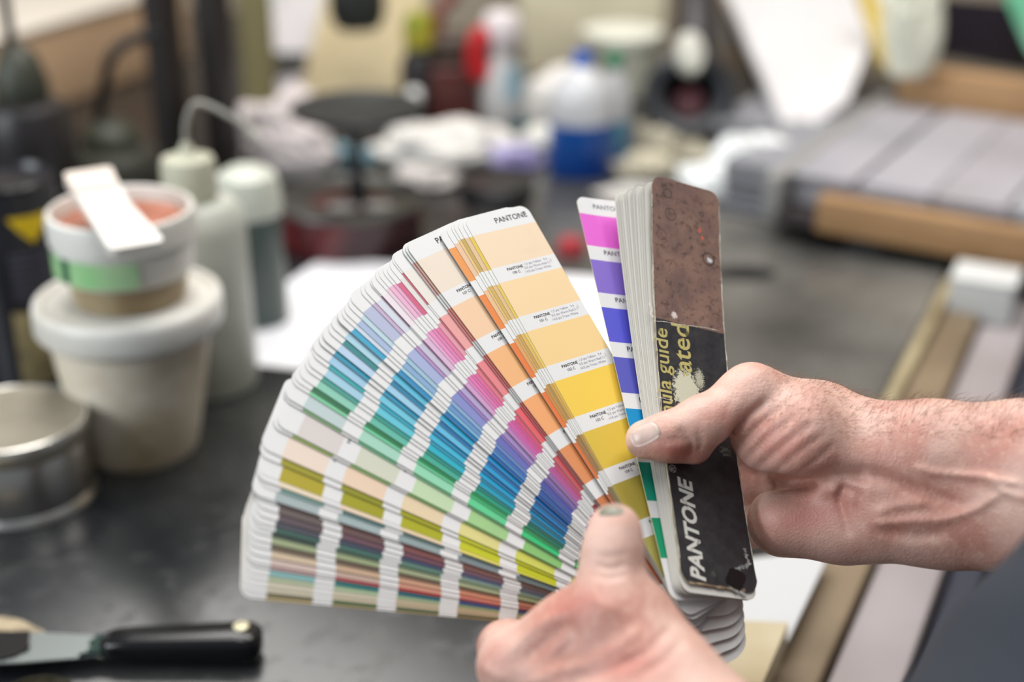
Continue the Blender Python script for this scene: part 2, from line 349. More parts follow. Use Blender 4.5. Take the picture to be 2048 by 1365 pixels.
# plunger can
B = G(703, 478); k = ppm(B); r = 143 / k; H = 82 / k / math.cos(math.radians(19))
t = thing('plunger_can', B, 'squat dark red plunger can with a black dished plate on a shaft', 'can')
red = pm('can_red', '742a2c', .3, col2='381c20', ns=9, lo=.4, hi=.6)
MB().lathe([(r*.97, 0), (r, .004), (r, H*.9), (r*1.02, H*.93)]).build('body', red, t)
MB().lathe([(r*1.02, H*.92), (r*1.04, H*.97), (r*1.02, H*1.04), (r*.97, H*1.05), (r*.9, H*.98), (r*.3, H*.9), (r*.1, H*.92), (.001, H*.92)], cap=False).build('top_rim', pm('can_rim', '25262a', .35, col2='56564f', ns=18), t)
MB().lathe([(r*.13, H*.92), (r*.13, H*1.3), (r*.09, H*1.5), (r*.085, H*2.6), (r*.12, H*2.75)], ox=r*.12).build('shaft', blackpl, t)
pz = H * 2.78; rp = 128 / k
MB().lathe([(rp*.15, pz-.004), (rp*.6, pz), (rp*.97, pz+.012), (rp, pz+.016), (rp*.98, pz+.018), (rp*.6, pz+.006), (.001, pz+.003)], cap=False, ox=r*.16).build('plate', pm('plate_dark', '2d3032', .3, .3, col2='6b5c40', ns=10, lo=.55, hi=.8), t)
for (x, y, a, q) in ((-.05, -.35, .22, 1), (.42, -.3, .2, 2)):
    MB().lathe([(r*a, H*.985), (r*a*.9, H*1.02), (r*a*.5, H*1.05), (.001, H*1.05)], cap=False, ox=r*x, oy=r*y, squash=.7).build('pale_reflection', pm('pad', 'b4b0aa', .8), t)  # pale lumps stand in for light reflections in the dished top

# jar with black lid, right of the plunger can
t, r, H = bottle('glass_jar', 993, 452, 66, 395, 'short grey jar with a wide black lid behind the fanned cards', 'jar', pm('jar_grey', '6e6a64', .3, col2='4d4a46', ns=10), [(.92, 0), (1, .03), (1, .9), (.95, 1)], blackpl, [(1.1, .95), (1.14, 1.0), (1.14, 1.5), (1.08, 1.58), (.5, 1.56), (.001, 1.56)], capname='lid')

# hanging sheets at the back, board
def sheet(name, quad, zs, label, mat, th=.004, lines=None, cat='sheet'):
    P = [cw(x, y, z) for (x, y), z in zip(quad, zs)]
    cen = sum(P, Vector()) / 4; n = (P[1] - P[0]).cross(P[3] - P[0]).normalized()
    v = [p - cen for p in P] + [p - cen - n * th for p in P]
    f = [(0, 1, 2, 3), (7, 6, 5, 4), (0, 4, 5, 1), (1, 5, 6, 2), (2, 6, 7, 3), (3, 7, 4, 0)]
    t = thing(name, cen, label, cat)
    link_mesh('panel', v, f, mat, t, smooth=False)
    if lines:
        m = MB()
        for (u0, v0, u1, v1) in lines:
            q = [(P[0]*(1-a) + P[1]*a)*(1-b) + (P[3]*(1-a) + P[2]*a)*b - cen + n * .001 for a, b in ((u0, v0), (u1, v0), (u1, v1), (u0, v1))]
            m.add([x for x in q], [(0, 1, 2, 3)])
        m.build('printed_lines', pm('print_brown', '6e625e', .8), t, smooth=False)
    return t
sheet('paper_sheet', [(552, -30), (668, -30), (655, 118), (540, 118)], [2.3, 2.3, 2.25, 2.25], 'pale lilac grey printed sheet hanging at the top left', pm('sheet_lilac', 'bcb6b6', .8), lines=[(.05, .72, .95, .80), (.05, .85, .95, .95)])
sheet('paper_sheet', [(508, -30), (560, -30), (530, 110), (500, 110)], [2.28]*4, 'narrow white sheet hanging left of the printed sheet', pm('sheet_white', 'd4d6d0', .8))
sheet('paper_sheet', [(530, 165), (650, 140), (640, 250), (505, 280)], [2.15]*4, 'grey lilac sheet with dark smudges above the pink rag heap', pm('sheet_smudged', 'b4aeb2', .8, col2='4a4c50', ns=16, lo=.55, hi=.7))
sheet('dark_bracket', [(500, 108), (660, 112), (640, 142), (490, 138)], [2.2]*4, 'dark narrow ledge under the hanging sheets', pm('ledge', '2f2f2c', .6), th=.02, cat='ledge')
sheet('cardboard_panel', [(655, -30), (860, -30), (800, 215), (600, 205)], [2.22, 2.16, 2.08, 2.12], 'large cream cardboard panel leaning behind the plunger plate', pm('card_cream', 'b5a684', .8), th=.006, cat='panel')
sheet('cardboard_panel', [(1035, -30), (1330, -30), (1320, 140), (1050, 150)], [2.4]*4, 'pale cream panel behind the blue and green capped bottles', pm('card_pale', 'bdb69c', .8, col2='9c937f', ns=5), th=.006, cat='panel')
o = MB().lathe([(.001, -.02), (.03, -.018), (.04, 0), (.04, .05), (.03, .08), (.001, .085)], cap=False).build('dark_knob', pm('knob_black', '2c2f2c', .5)); o.location = cw(715, 30, 2.02); tag(o, 'small dark knob hanging in front of the cream cardboard panel', 'cup')  # rounded black knob, hangs free with no support modelled

# dark bottle with yellow cap, red can, spray bottles
t, r, H = bottle('small_bottle', 838, 262, 40, 95, 'dark bottle with a yellow cap left of the red can', 'bottle', pm('bottle_dark', '1f1a1c', .4), [(.9, 0), (1, .04), (1, .8), (.7, .95), (.5, 1)], pm('cap_yellow', 'b39a2e', .5, col2='7c8c1c', ns=30), [(.6, 1.0), (.75, 1.02), (.75, 1.3), (.55, 1.4), (.1, 1.42)])
B = G(910, 270); k = ppm(B)
t = thing('solvent_can', B, 'dark red rectangular solvent can behind the white spray bottle', 'can', rz=.1)
w_, h_ = 96 / k, 215 / k
MB().box((0, .03, h_*.32), (w_, .07, h_*.64), bev=.006).build('body', pm('solvent_red', '5e2420', .4, col2='3c2420', ns=9), t)
MB().box((0, .03, h_*.78), (w_*.8, .06, h_*.26), bev=.008).build('shoulder', pm('solvent_dark', '453830', .4), t)
m = MB(); m.tube(bez([(-w_*.3, .03, h_*.9), (-w_*.25, .03, h_*1.1), (w_*.05, .03, h_*1.25), (w_*.1, .03, h_*1.5)], 8), .009); m.build('handle', pm('solvent_handle', '7c3f36', .4), t)
t, r, H = bottle('spray_bottle', 1004, 268, 40, 100, 'white spray bottle with a red trigger and pale blue label', 'bottle', pm('spray_white', 'c9c6c4', .4), [(.9, 0), (1, .03), (1.02, .5), (.95, .75), (.55, .95), (.45, 1)], pm('spray_head', 'e0d6d6', .4), [(.5, .98), (.7, 1.02), (.95, 1.15), (1.0, 1.32), (.8, 1.42), (.2, 1.46)], capname='spray_head')
m = MB(); m.tube(bez([(-r*.6, -.01, H*1.2), (-r*1.15, -.01, H*1.12), (-r*1.25, -.01, H*.85), (-r*.9, -.01, H*.72)], 8), [.016]*25); m.build('trigger', pm('trigger_red', 'b8151c', .4), t)
v, f = wrap(r*1.03, -85, 20, H*.45, H*.85); link_mesh('blue_label', v, f, pm('label_blue', '9ab9c6', .5), t)
v, f = wrap(r*1.04, -50, 10, H*.08, H*.28); link_mesh('teal_label', v, f, pm('label_teal', '128898', .5), t)
cloth('paper_bag', 1120, 262, 88, 70, 40, 'crumpled white paper bag between the spray bottle and blue bottle', pm('bag_white', 'dcd6d0', .85), 15.3, amp=.25, cat='bag')
blue = pm('liquid_blue', '0c56a8', .15, col2='0a3c8c', ns=8)
clear = pm('plastic_clearish', 'c6c6c8', .2)
t, r, H = bottle('liquid_bottle', 1162, 345, 64, 240, 'clear bottle half full of blue liquid with a blue cap', 'bottle', blue, [(.9, 0), (.98, .02), (1, .06), (1, 1.0), (.97, 1.01)])
MB().lathe([(r*.99, H*1.01), (r*.99, H*1.45), (r*.8, H*1.72), (r*.4, H*1.95), (r*.25, H*2.02)]).build('clear_upper', clear, t)
MB().lathe([(r*.27, H*2.0), (r*.3, H*2.02), (r*.3, H*2.22), (r*.2, H*2.25)]).build('cap', pm('cap_blue', '1c5ab4', .4), t)
t, r, H = bottle('liquid_bottle', 1226, 322, 34, 235, 'slim clear bottle with a green cap and teal label', 'bottle', pm('slim_teal', '4f97a4', .3, col2='5672b0', ns=12), [(.9, 0), (1, .04), (1, 1.0)])
MB().lathe([(r, H*1.0), (r, H*1.5), (r*.7, H*1.85), (r*.4, H*2.15)]).build('clear_upper', clear, t)
MB().lathe([(r*.45, H*2.13), (r*.5, H*2.15), (r*.5, H*2.38), (r*.4, H*2.42)]).build('cap', pm('cap_green', '0f7c50', .4), t)
t, r, H = bottle('white_tub', 1245, 190, 72, 75, 'pale greenish white tub at the back behind the green cap', 'tub', pm('tub_pale', 'd2d1c0', .5), [(.85, 0), (1, .1), (1.05, .9), (1.1, 1.0)], pm('tub_lid', 'dcdccd', .5), [(1.1, .95), (1.14, 1.0), (1.12, 1.12), (.9, 1.16), (.001, 1.16)], capname='lid')

# black rounded machine housing
B = G(1372, 318); k = ppm(B); r = 92 / k
t = thing('machine_housing', B, 'black rounded machine housing with a pale knob and dark red core', 'machine')
dirn = (Vector((CAM[0], CAM[1], B.z)) - B); az = math.atan2(dirn.y, dirn.x)
cz = r * 1.35
Rm = Matrix.Rotation(az - math.pi/2, 4, 'Z') @ Matrix.Rotation(math.radians(-62), 4, 'X')
def lathe_dir(prof, off=(0, 0, 0)):
    q = MB().lathe(prof, cap=False); q.v = [tuple(Rm @ Vector(p) + Vector((0, 0, cz)) + Vector(off)) for p in q.v]; return q
lathe_dir([(.001, -r*.8), (r*.6, -r*.75), (r*.95, -r*.3), (r*1.0, r*.1), (r*.95, r*.35), (r*.8, r*.45), (r*.6, r*.42), (r*.5, r*.2), (r*.45, -.01)]).build('casing', pm('housing_black', '24282e', .3, col2='17181c', ns=9), t)
lathe_dir([(r*.45, -.01), (r*.3, .02), (.001, .02)], (0, 0, -.012)).build('core', pm('core_red', '4a1a22', .4, col2='1a1014', ns=14), t)
o = MB().lathe([(.001, -.012), (r*.33, -.01), (r*.38, 0), (r*.33, .014), (.001, .018)], cap=False).build('knob', pm('knob_pale', 'c4c2b6', .4), t)
o.location = cw(1378, 108, depth(B) - .10) - B; o.rotation_euler = (math.radians(60), 0, math.radians(10)); o.scale = (.8, 1.25, 1)
m = MB(); pa = cw(1392, 70, depth(B) + .03) - B; pb = cw(1398, -40, depth(B) + .10) - B; m.tube([pa * .3, pa, pb], r*.42, n=20); m.build('neck', pm('neck_black', '1e181e', .4), t)
m = MB(); m.box((0, 0, .01), (r*1.5, r*1.2, .02), bev=.004); m.build('base', blackpl, t)

o = MB().lathe([(.001, -.012), (.009, -.009), (.012, 0), (.009, .009), (.001, .012)], cap=False, n=24).build('white_highlight', pm('highlight_white', 'fafaf6', .2)); o.location = cw(828, 192, 2.0); tag(o, 'tiny white ball standing in for a blurred highlight just above the right edge of the plunger plate', 'highlight')  # white ball added in place of a point highlight blurred to a disc
# leaning white board, dark frame
sheet('white_board', [(1432, -40), (1790, -40), (1690, 215), (1578, 296)], [2.15, 2.25, 1.90, 1.84], 'big white board leaning back behind the wooden tray', pm('board_white', 'd0cdce', .7), th=.012, cat='board')
sheet('dark_strip', [(1340, -40), (1440, -40), (1580, 300), (1500, 262)], [2.28, 2.24, 1.97, 1.99], 'dark brown plank leaning along the left of the white board', pm('plank_dark', '3a342c', .6, col2='6b5335', ns=10, lo=.5, hi=.8), th=.02, cat='plank')
cloth('plastic_bag', 1815, 150, 58, 120, 35, 'pale plastic bag with a yellow strap above the wooden tray', pm('bag_pale', 'd3d2c0', .6), 21.4, h=.12, amp=.25, cat='bag')
m = MB(); m.tube([cw(1730, -20, 2.02), cw(1755, 50, 2.0), cw(1785, 135, 1.95)], .016); o = m.build('yellow_strap', pm('strap_yellow', 'b8a050', .6)); tag(o, 'yellow strap running down beside the pale plastic bag', 'strap')
t = sheet('screen', [(1872, 5), (2075, 25), (2080, 150), (1868, 112)], [2.2, 2.05, 2.03, 2.18], 'black screen at the top right corner behind the tray', pm('screen_black', '17121a', .25), th=.03, cat='screen')
sheet('green_sheet', [(1998, -30), (2120, -30), (2120, 190), (2052, 95)], [1.98]*4, 'green plastic sheet cutting the top right corner', pm('green_plastic', '5fae86', .4, col2='8cc6a8', ns=9), cat='sheet')

# wooden tray with stacks of sheets
hh = .055
c = [G(1668, 412, hh), G(2120, 535, hh), G(2150, 330, hh), G(1700, 205, hh)]
t0 = (c[0] + c[3]) / 2
X = (c[1] - c[0]); X.z = 0; Lx = X.length; X = Vector((math.cos(math.radians(-31)), math.sin(math.radians(-31)), 0)); Y = Vector((-X.y, X.x, 0)); Ly = .43
tray = thing('wooden_tray', (c[0].x, c[0].y, BENCH), 'big wooden tray holding grey sheets on the right of the bench', 'tray', rz=math.atan2(X.y, X.x))
wood = pm('tray_wood', 'a9835a', .55, col2='8d6a45', ns=5)
m = MB(); m.box((Lx/2 + .13, .01, .042), (Lx + .3, .022, .042), bev=.002); m.build('front_rail', wood, tray)
m = MB(); m.box((Lx/2 + .11, Ly, .07), (Lx + .34, .03, .10), bev=.002); m.build('back_rail', wood, tray)
m = MB(); m.box((-.075, Ly/2, .05), (.02, Ly, .055), bev=.002); m.build('side_rail', pm('tray_side', '8c8a88', .7), tray)
m = MB(); m.box((Lx/2 + .10, Ly/2, .03), (Lx + .34, Ly, .012)); m.build('base', pm('tray_base', '30282a', .7), tray)
for (fx, fy) in ((.03, .05), (Lx*.8, .05), (.03, Ly-.05), (Lx*.8, Ly - .05)):
    m = MB(); m.box((fx, fy, .012), (.04, .04, .024)); m.build('foot', blackpl, tray)
cols = ['8a8a8f', '97959a', '908b8e', '9d9da0', 'a29c9f', '908a8e', 'a1969b']
Mt = Matrix.Rotation(math.atan2(X.y, X.x), 4, 'Z')
for i in range(7):
    cx = -.02 + i * .085; P = Vector((c[0].x, c[0].y, BENCH)) + (Mt @ Vector((cx, Ly * .5, .037 + .002)))
    q = MB()
    for j in range(6): q.box((rnd.uniform(-.002, .002) - .002*j, rnd.uniform(-.006, .006), .004 + j * .006), (.080, Ly * .84, .0052), bev=.0008)
    o = q.build('sheet_stack', pm('stack%d' % i, cols[i], .8, col2='a39ea4', ns=6)); o.location = P; o.rotation_euler = (0, 0, math.atan2(X.y, X.x) - .0)
    tag(o, ['leftmost', 'second from left', 'third from left', 'middle', 'fifth from left', 'sixth from left', 'rightmost'][i] + ' stack of grey sheets in the wooden tray', 'paper stack', 'stacks of grey sheets in the wooden tray')
for i, (cx, cy, ln) in enumerate(((-.119, .23, .34), (-.203, .31, .18))):
    P = Vector((c[0].x, c[0].y, BENCH)) + (Mt @ Vector((cx, cy, .002)))
    q = MB()
    for j in range(11): q.box((rnd.uniform(-.002, .002), rnd.uniform(-.006, .006), .004 + j * .006), (.080, ln, .0052), bev=.0008)
    o = q.build('loose_sheets', pm('loose%d' % i, ['85858a', '7c7c81'][i], .8)); o.location = P; o.rotation_euler = (0, 0, math.atan2(X.y, X.x))
    tag(o, ['long pile of grey sheets against the left end of the tray', 'short pile of grey sheets furthest left of the tray'][i], 'paper pile')
cloth('rag', 1590, 385, 50, 40, 40, 'grey cloth draped over the left end of the tray', pm('cloth_drape', 'a9a9ac', .85), 31.0, amp=.2)

# A3 paper
A = [G(352, 722), G(642, 520)]
ex = (A[1] - A[0]); ex.z = 0; ex.normalize(); ey = Vector((ex.y, -ex.x, 0))
eyy = (G(780, 529) - G(642, 520)); eyy.z = 0; eyy.normalize(); ey = eyy
Ls = (A[1] - A[0]).length
o = thing('paper_sheet', A[0] + Vector((0, 0, .0006)), 'large blank white sheet of paper lying on the bench behind the guide', 'paper')
n = 14; v = []; f = []
for j in range(2):
    for a in range(n):
        for b in range(n):
            u_, v_ = a / (n-1), b / (n-1); lift = .003 * (max(0, .15 - u_ * .8 - v_ * .5)) * 6
            v.append(ex * Ls * u_ + ey * .42 * v_ + Vector((0, 0, lift + j * .0008)))
for a in range(n-1):
    for b in range(n-1):
        i = a*n + b; f.append((i, i+1, i+n+1, i+n)); k_ = n*n; f.append((k_+i, k_+i+n, k_+i+n+1, k_+i+1))
link_mesh('sheet', v, f, pm('paper_white', 'e6e6ea', .7), o)
o2 = o; 
# small dark ink stain on bench
o = MB().lathe([(.001, .0012), (.03, .001), (.036, .0002)], cap=False, squash=.6, n=32).build('ink_stain', pm('stain', '101216', .3)); o.location = G(1485, 545, .001); tag(o, 'small dark ink stain on the bench right of the guide', 'stain')

o = MB().lathe([(.001, 0), (.014, 0), (.016, .003), (.015, .014), (.012, .018), (.001, .019)], cap=False, n=28).build('red_cap', pm('cap_red', 'a83038', .4)); o.location = G(1142, 508, .0005); tag(o, 'small red cap on the bench between the two spread halves of the guide', 'cap')
# palette knife
Kh0 = G(206, 1292, .012); Kh1 = G(522, 1287, .012)
kx = (Kh1 - Kh0); Lk = kx.length; ka = math.atan2(kx.y, kx.x)
kn = thing('palette_knife', Kh0 - Vector((0, 0, .012)), 'ink smeared palette knife with a black riveted handle in the lower left corner', 'palette knife', rz=ka)
m = MB(); prof = []
hp = [(0, .0075, .006), (.06, .0105, .008), (.2, .0115, .0095), (.6, .0125, .0105), (.85, .0135, .0115), (.95, .013, .011), (1.0, .009, .008)]
v = []; f = []; nn = 24
for (t_, hy, hz) in hp:
    for i in range(nn):
        a = 2*math.pi*i/nn; ca, sa = math.cos(a), math.sin(a); e_ = .6
        v.append((t_*Lk, hy * math.copysign(abs(ca)**e_, ca), .0125 + hz * math.copysign(abs(sa)**e_, sa)))
for i in range(len(hp)-1):
    for j in range(nn):
        f.append((i*nn+j, i*nn+(j+1) % nn, (i+1)*nn+(j+1) % nn, (i+1)*nn+j))
f += [tuple(range(nn))[::-1], tuple((len(hp)-1)*nn+i for i in range(nn))]
link_mesh('handle', v, f, pm('knife_handle', '111114', .22), kn)
o = MB().lathe([(.0052, -.001), (.0052, .001), (.0045, .0016), (.001, .0018)], cap=False, n=24).build('rivet', pm('rivet', 'd8cfae', .3, .2), kn); o.location = (Lk*.88, .002, .0237)
v, f = slab(rpoly([(.004, -.008), (.004, .009), (-.012, .0125), (-.05, .0165), (-.13, .019), (-.20, .015), (-.20, -.014), (-.13, -.019), (-.05, -.016), (-.012, -.012)], .004), .0012, Vector((0, 0, .011)), Vector((1, 0, 0)), Vector((0, 1, 0)), Vector((.0, 0, 1)))
link_mesh('blade', v, f, pm('blade', 'a8b0b0', .3, .85), kn, smooth=False)
def splat(name, pts, z, mat, parent, jag=.0015, seed=1, t=.0014):
    q = random.Random(seed); out = []
    for i in range(len(pts)):
        a = Vector(pts[i]); b = Vector(pts[(i+1) % len(pts)])
        for k in range(7):
            p = a.lerp(b, k/7); out.append((p.x + q.uniform(-jag, jag), p.y + q.uniform(-jag, jag)))
    v, f = slab(out, t, Vector((0, 0, z)), Vector((1, 0, 0)), Vector((0, 1, 0)), Vector((0, 0, 1)))
    return link_mesh(name, v, f, mat, parent, smooth=False)
splat('black_ink', [(-.052, .0155), (-.05, .004), (-.047, -.004), (-.06, -.0135), (-.13, -.018), (-.19, -.013), (-.19, .014), (-.13, .018)], .0124, pm('ink_black', '0e0c10', .3), kn)
splat('green_ink', [(.006, -.009), (.006, .0095), (-.006, .0105), (-.009, .003), (-.005, -.004), (-.012, -.011)], .0125, pm('ink_green', '12302a', .3), kn, seed=4, t=.003)
# cream scrap and tin lid edge under the knife
scrap = G(0, 1262)
v, f = slab(rpoly([(-.06, -.03), (.02, -.03), (.035, -.006), (.01, .01), (-.02, .016), (-.06, .02)], .006), .002, Vector((0, 0, .0015)), Vector((1, 0, 0)), Vector((0, 1, 0)), Vector((0, 0, 1)))
o = link_mesh('paper_scrap', v, f, pm('scrap_cream', 'b7a78a', .7, col2='8f8068', ns=60), smooth=False); o.location = scrap; tag(o, 'torn cream scrap under the palette knife blade at the left edge', 'paper scrap')
B = G(70, 1420); k = ppm(B)
o = MB().lathe([(.001, .003), (76/k, .003), (80/k, .006), (84/k, .006), (85/k, .001), (80/k, .0005)], cap=False).build('tin_lid', pm('lid_dark', '6b6450', .25, .8, col2='3a382e', ns=30)); o.location = B; tag(o, 'loose round tin lid below the palette knife at the bottom edge', 'lid')

# right of the bench: crates and planks lower down
def lowbar(name, off0, off1, zt, mat, label, cat, th=.05, s0=-.2, s1=None):
    s1 = s1 or BL_
    P = E0 + dv * s0; q = MB(); q.box(((s1 - s0)/2, -(off0 + off1)/2, 0), (s1 - s0, off1 - off0, th), bev=.003)
    o = q.build(name, mat); o.location = (P.x, P.y, BENCH + zt); o.rotation_euler.z = math.atan2(dv.y, dv.x); return tag(o, label, cat)
lowbar('grey_board', .052, .098, -.045, pm('board_greylilac', '9e9697', .7, col2='8f8585', ns=4), 'long pale grey board lying beside the bench on the right', 'board')
lowbar('wood_rail', .014, .049, -.036, pm('rail_brown', '84725a', .6, col2='6a5a44', ns=8), 'thin tan wooden rail between the bench edge and pale grey board', 'rail')
lowbar('navy_rail', .101, .125, -.06, pm('rail_navy', '262a3a', .6), 'narrow dark blue rail along the far side of the pale grey board', 'rail')
lowbar('dark_cabinet', .14, .5, -.40, pm('cab_dark', '241f24', .6, col2='33301f', ns=5), 'low dark cabinet beyond the pale grey board on the right', 'cabinet', th=.6)
Bx = G(1962, 628, -.02)
t = thing('white_carton', Bx, 'small white carton standing on the grey board at the right edge', 'carton', rz=math.atan2(dv.y, dv.x))
m = MB(); m.box((0, 0, .022), (.055, .065, .044), bev=.003); m.build('body', pm('carton_white', 'c2c2c0', .7), t)
m = MB(); m.box((0, 0, .0455), (.057, .067, .003), bev=.001); m.build('flap', pm('carton_flap', 'cdcdcb', .7), t)
# sheet and wooden block at the lower right of the bench
q = [G(1495, 1125, .004), G(1662, 1105, .004), G(1575, 1290, .004), G(1440, 1282, .004)]
cen = sum(q, Vector())/4
v = [p - cen for p in q] + [p - cen + Vector((0, 0, .003)) for p in q]
o = link_mesh('paper_pad', v, [(0, 1, 2, 3)[::-1], (4, 5, 6, 7), (0, 1, 5, 4), (1, 2, 6, 5), (2, 3, 7, 6), (3, 0, 4, 7)], pm('pad_grey', 'bdbdbe', .7), smooth=False); o.location = cen
tag(o, 'light grey paper pad on the bench below the right forearm', 'paper pad')
q = [G(1440, 1290, .004), G(1572, 1296, .004), G(1520, 1420, .004), G(1380, 1420, .004)]
cen = sum(q, Vector())/4
v = [p - cen for p in q] + [p - cen + Vector((0, 0, .02)) for p in q]
o = link_mesh('wood_block', v, [(0, 1, 2, 3)[::-1], (4, 5, 6, 7), (0, 1, 5, 4), (1, 2, 6, 5), (2, 3, 7, 6), (3, 0, 4, 7)], pm('block_wood', 'bdb093', .6, col2='a3906c', ns=8), smooth=False); o.location = cen
tag(o, 'pale wooden block on the bench at the bottom edge right of the hand', 'wood block')
# ================================================================ THE COLOUR GUIDE (fan deck)
Vv = np.array([0.87740097, 0, -0.47975779]); Uu = np.array([-0.24148703, 0.86408147, -0.44164151]); Nn = np.array([0.41454982, 0.50335197, 0.75814592])
PIV = ray(1403.8, 1152.6) * .70
R1, PITCH, CW_, REND, CHIP = .2102, .03048, .0429, .0155, .70
DECKO = c2w(PIV)
deck = thing('colour_guide', DECKO, 'well worn colour guide fanned open in both hands, its dark cover to the right', 'colour guide')
class Card:
    def __init__(s, ox, oy, dn, a, b, roll, W, rtop, rbot, ripple=0):
        d = np.cos(a) * Uu - np.sin(a) * Vv; w_ = np.cos(a) * Vv + np.sin(a) * Uu
        s.w = np.cos(roll) * w_ + np.sin(roll) * Nn; s.n = -np.sin(roll) * w_ + np.cos(roll) * Nn; s.d = d
        s.P = PIV + Vv * ox + Uu * oy + Nn * dn; s.b = b; s.W = W; s.rt = rtop; s.rb = rbot; s.rip = ripple
    def m(s, x, r, h=0):
        rr = max(0, r - .02)
        cup = s.rip * (x / s.W) ** 2 * .006
        return s.P + s.d * r + s.n * (s.b * rr * rr + h + cup) + s.w * x
    def wm(s, x, r, h=0): return c2w(s.m(x, r, h)) - DECKO
    def px(s, x, r):
        p = s.m(x, r); return np.array([1024 + F_PX * p[0] / -p[2], 682.5 - F_PX * p[1] / -p[2]])
    def inv(s, X, Y):
        q = np.array([0., .1])
        for _ in range(12):
            f0 = s.px(*q) - (X, Y); J = np.array([(s.px(q[0] + 1e-5, q[1]) - (X, Y) - f0) / 1e-5, (s.px(q[0], q[1] + 1e-5) - (X, Y) - f0) / 1e-5]).T
            q = q - np.linalg.solve(J, f0)
        return q
def attr_mat(name, rough, spec=.4, coat=0):
    m = bpy.data.materials.new(name); m.use_nodes = True; nt = m.node_tree; b = nt.nodes['Principled BSDF']
    a = nt.nodes.new('ShaderNodeVertexColor'); a.layer_name = 'ink'
    tc = nt.nodes.new('ShaderNodeTexCoord'); n = nt.nodes.new('ShaderNodeTexNoise'); n.inputs['Scale'].default_value = 55; n.inputs['Detail'].default_value = 5
    nt.links.new(tc.outputs['Object'], n.inputs['Vector'])
    r = nt.nodes.new('ShaderNodeMapRange'); r.inputs[1].default_value = .62; r.inputs[2].default_value = .8; r.inputs[4].default_value = .10
    nt.links.new(n.outputs['Fac'], r.inputs[0])
    mx = nt.nodes.new('ShaderNodeMix'); mx.data_type = 'RGBA'; mx.inputs[7].default_value = lin('8a8474')
    nt.links.new(r.outputs[0], mx.inputs[0]); nt.links.new(a.outputs['Color'], mx.inputs[6]); nt.links.new(mx.outputs[2], b.inputs['Base Color'])
    b.inputs['Roughness'].default_value = rough; b.inputs['Specular IOR Level'].default_value = spec; return m
INK = attr_mat('printed_card', .42)
_tx = {}
def T(s, size, shear=0, bold=0):
    k_ = (s, size, shear, bold)
    if k_ not in _tx: _tx[k_] = text2d(*k_)
    return _tx[k_]
WHITE = 'f0f0ee'
def build_card(card, name, cols, t=.00035, edge='e6e4dc', texts=(), parent=None, white=WHITE, body=None, corner=.0055, mat=None):
    # rows along the radius
    W, rt, rb = card.W, card.rt, card.rb
    ys = set([rt, -rb]); cr = corner
    for i in range(7): a_ = i / 6; ys.add(rt - cr + cr * math.sin(a_ * math.pi / 2)); ys.add(-rb + cr - cr * math.sin(a_ * math.pi / 2))
    bands = []
    if cols:
        for k_, cc in enumerate(cols):
            y1 = R1 - k_ * PITCH; y0 = y1 - PITCH * CHIP; bands.append((y0, y1, cc)); ys.add(y0); ys.add(y1)
    for i in range(1, 26): ys.add(-rb + (rt + rb) * i / 26)
    ys = sorted(ys); yy = [ys[0]]
    for y in ys[1:]:
        if y - yy[-1] > 1e-5: yy.append(y)
    def hw(y):
        e_ = 0
        if y > rt - cr: e_ = (y - (rt - cr)) / cr
        if y < -rb + cr: e_ = ((-rb + cr) - y) / cr
        e_ = min(1, e_); return W / 2 - cr * (1 - math.sqrt(max(0, 1 - e_ * e_)))
    xs = (-1, -.5, 0, .5, 1); nx = len(xs); ny = len(yy); V = []; Fc = []; Ccol = []
    for h in (t / 2, -t / 2):
        for y in yy:
            for x in xs: V.append(card.wm(x * hw(y), y, h))
    def band(y):
        for a_, b_, cc in bands:
            if a_ < y < b_: return lin(cc)
        return lin(body or white)
    off = nx * ny
    for j in range(ny - 1):
        cc = band((yy[j] + yy[j+1]) / 2)
        for i in range(nx - 1):
            p = j * nx + i; Fc.append((p, p+1, p+nx+1, p+nx)); Ccol.append(cc)
            p += off; Fc.append((p+nx, p+nx+1, p+1, p)); Ccol.append(lin(white))
    for j in range(ny - 1):
        for i_, fl_ in ((0, 0), (nx - 1, 1)):
            p = j*nx + i_; q = (p, p+nx, p+nx+off, p+off); Fc.append(q[::-1] if fl_ else q); Ccol.append(lin(edge))
    for i in range(nx - 1):
        p = i; Fc.append((p, p+off, p+off+1, p+1)); Ccol.append(lin(edge)); p = (ny-1)*nx + i; Fc.append((p, p+1, p+1+off, p+off)); Ccol.append(lin(edge))
    for (s_, size, x0, y0, cc, ang, shr, bold) in texts:
        tv, tf = T(s_, 1.0, shr, bold); base = len(V); ca, sa = math.cos(ang), math.sin(ang)
        for a_, b_ in tv:
            a_ *= size; b_ *= size; V.append(card.wm(x0 + a_*ca - b_*sa, y0 + a_*sa + b_*ca, t / 2 + .00008))
        for q in tf: Fc.append(tuple(base + i for i in q)); Ccol.append(lin(cc))
    o = link_mesh(name, V, Fc, mat or INK, parent or deck, smooth=False)
    ca_ = o.data.color_attributes.new('ink', 'FLOAT_COLOR', 'CORNER')
    buf = []
    for f_, cc in zip(Fc, Ccol): buf += [cc[0] * .80, cc[1] * .80, cc[2] * .815, 1] * len(f_)
    ca_.data.foreach_set('color', buf); return o
BOXC = 'f0f0ee'
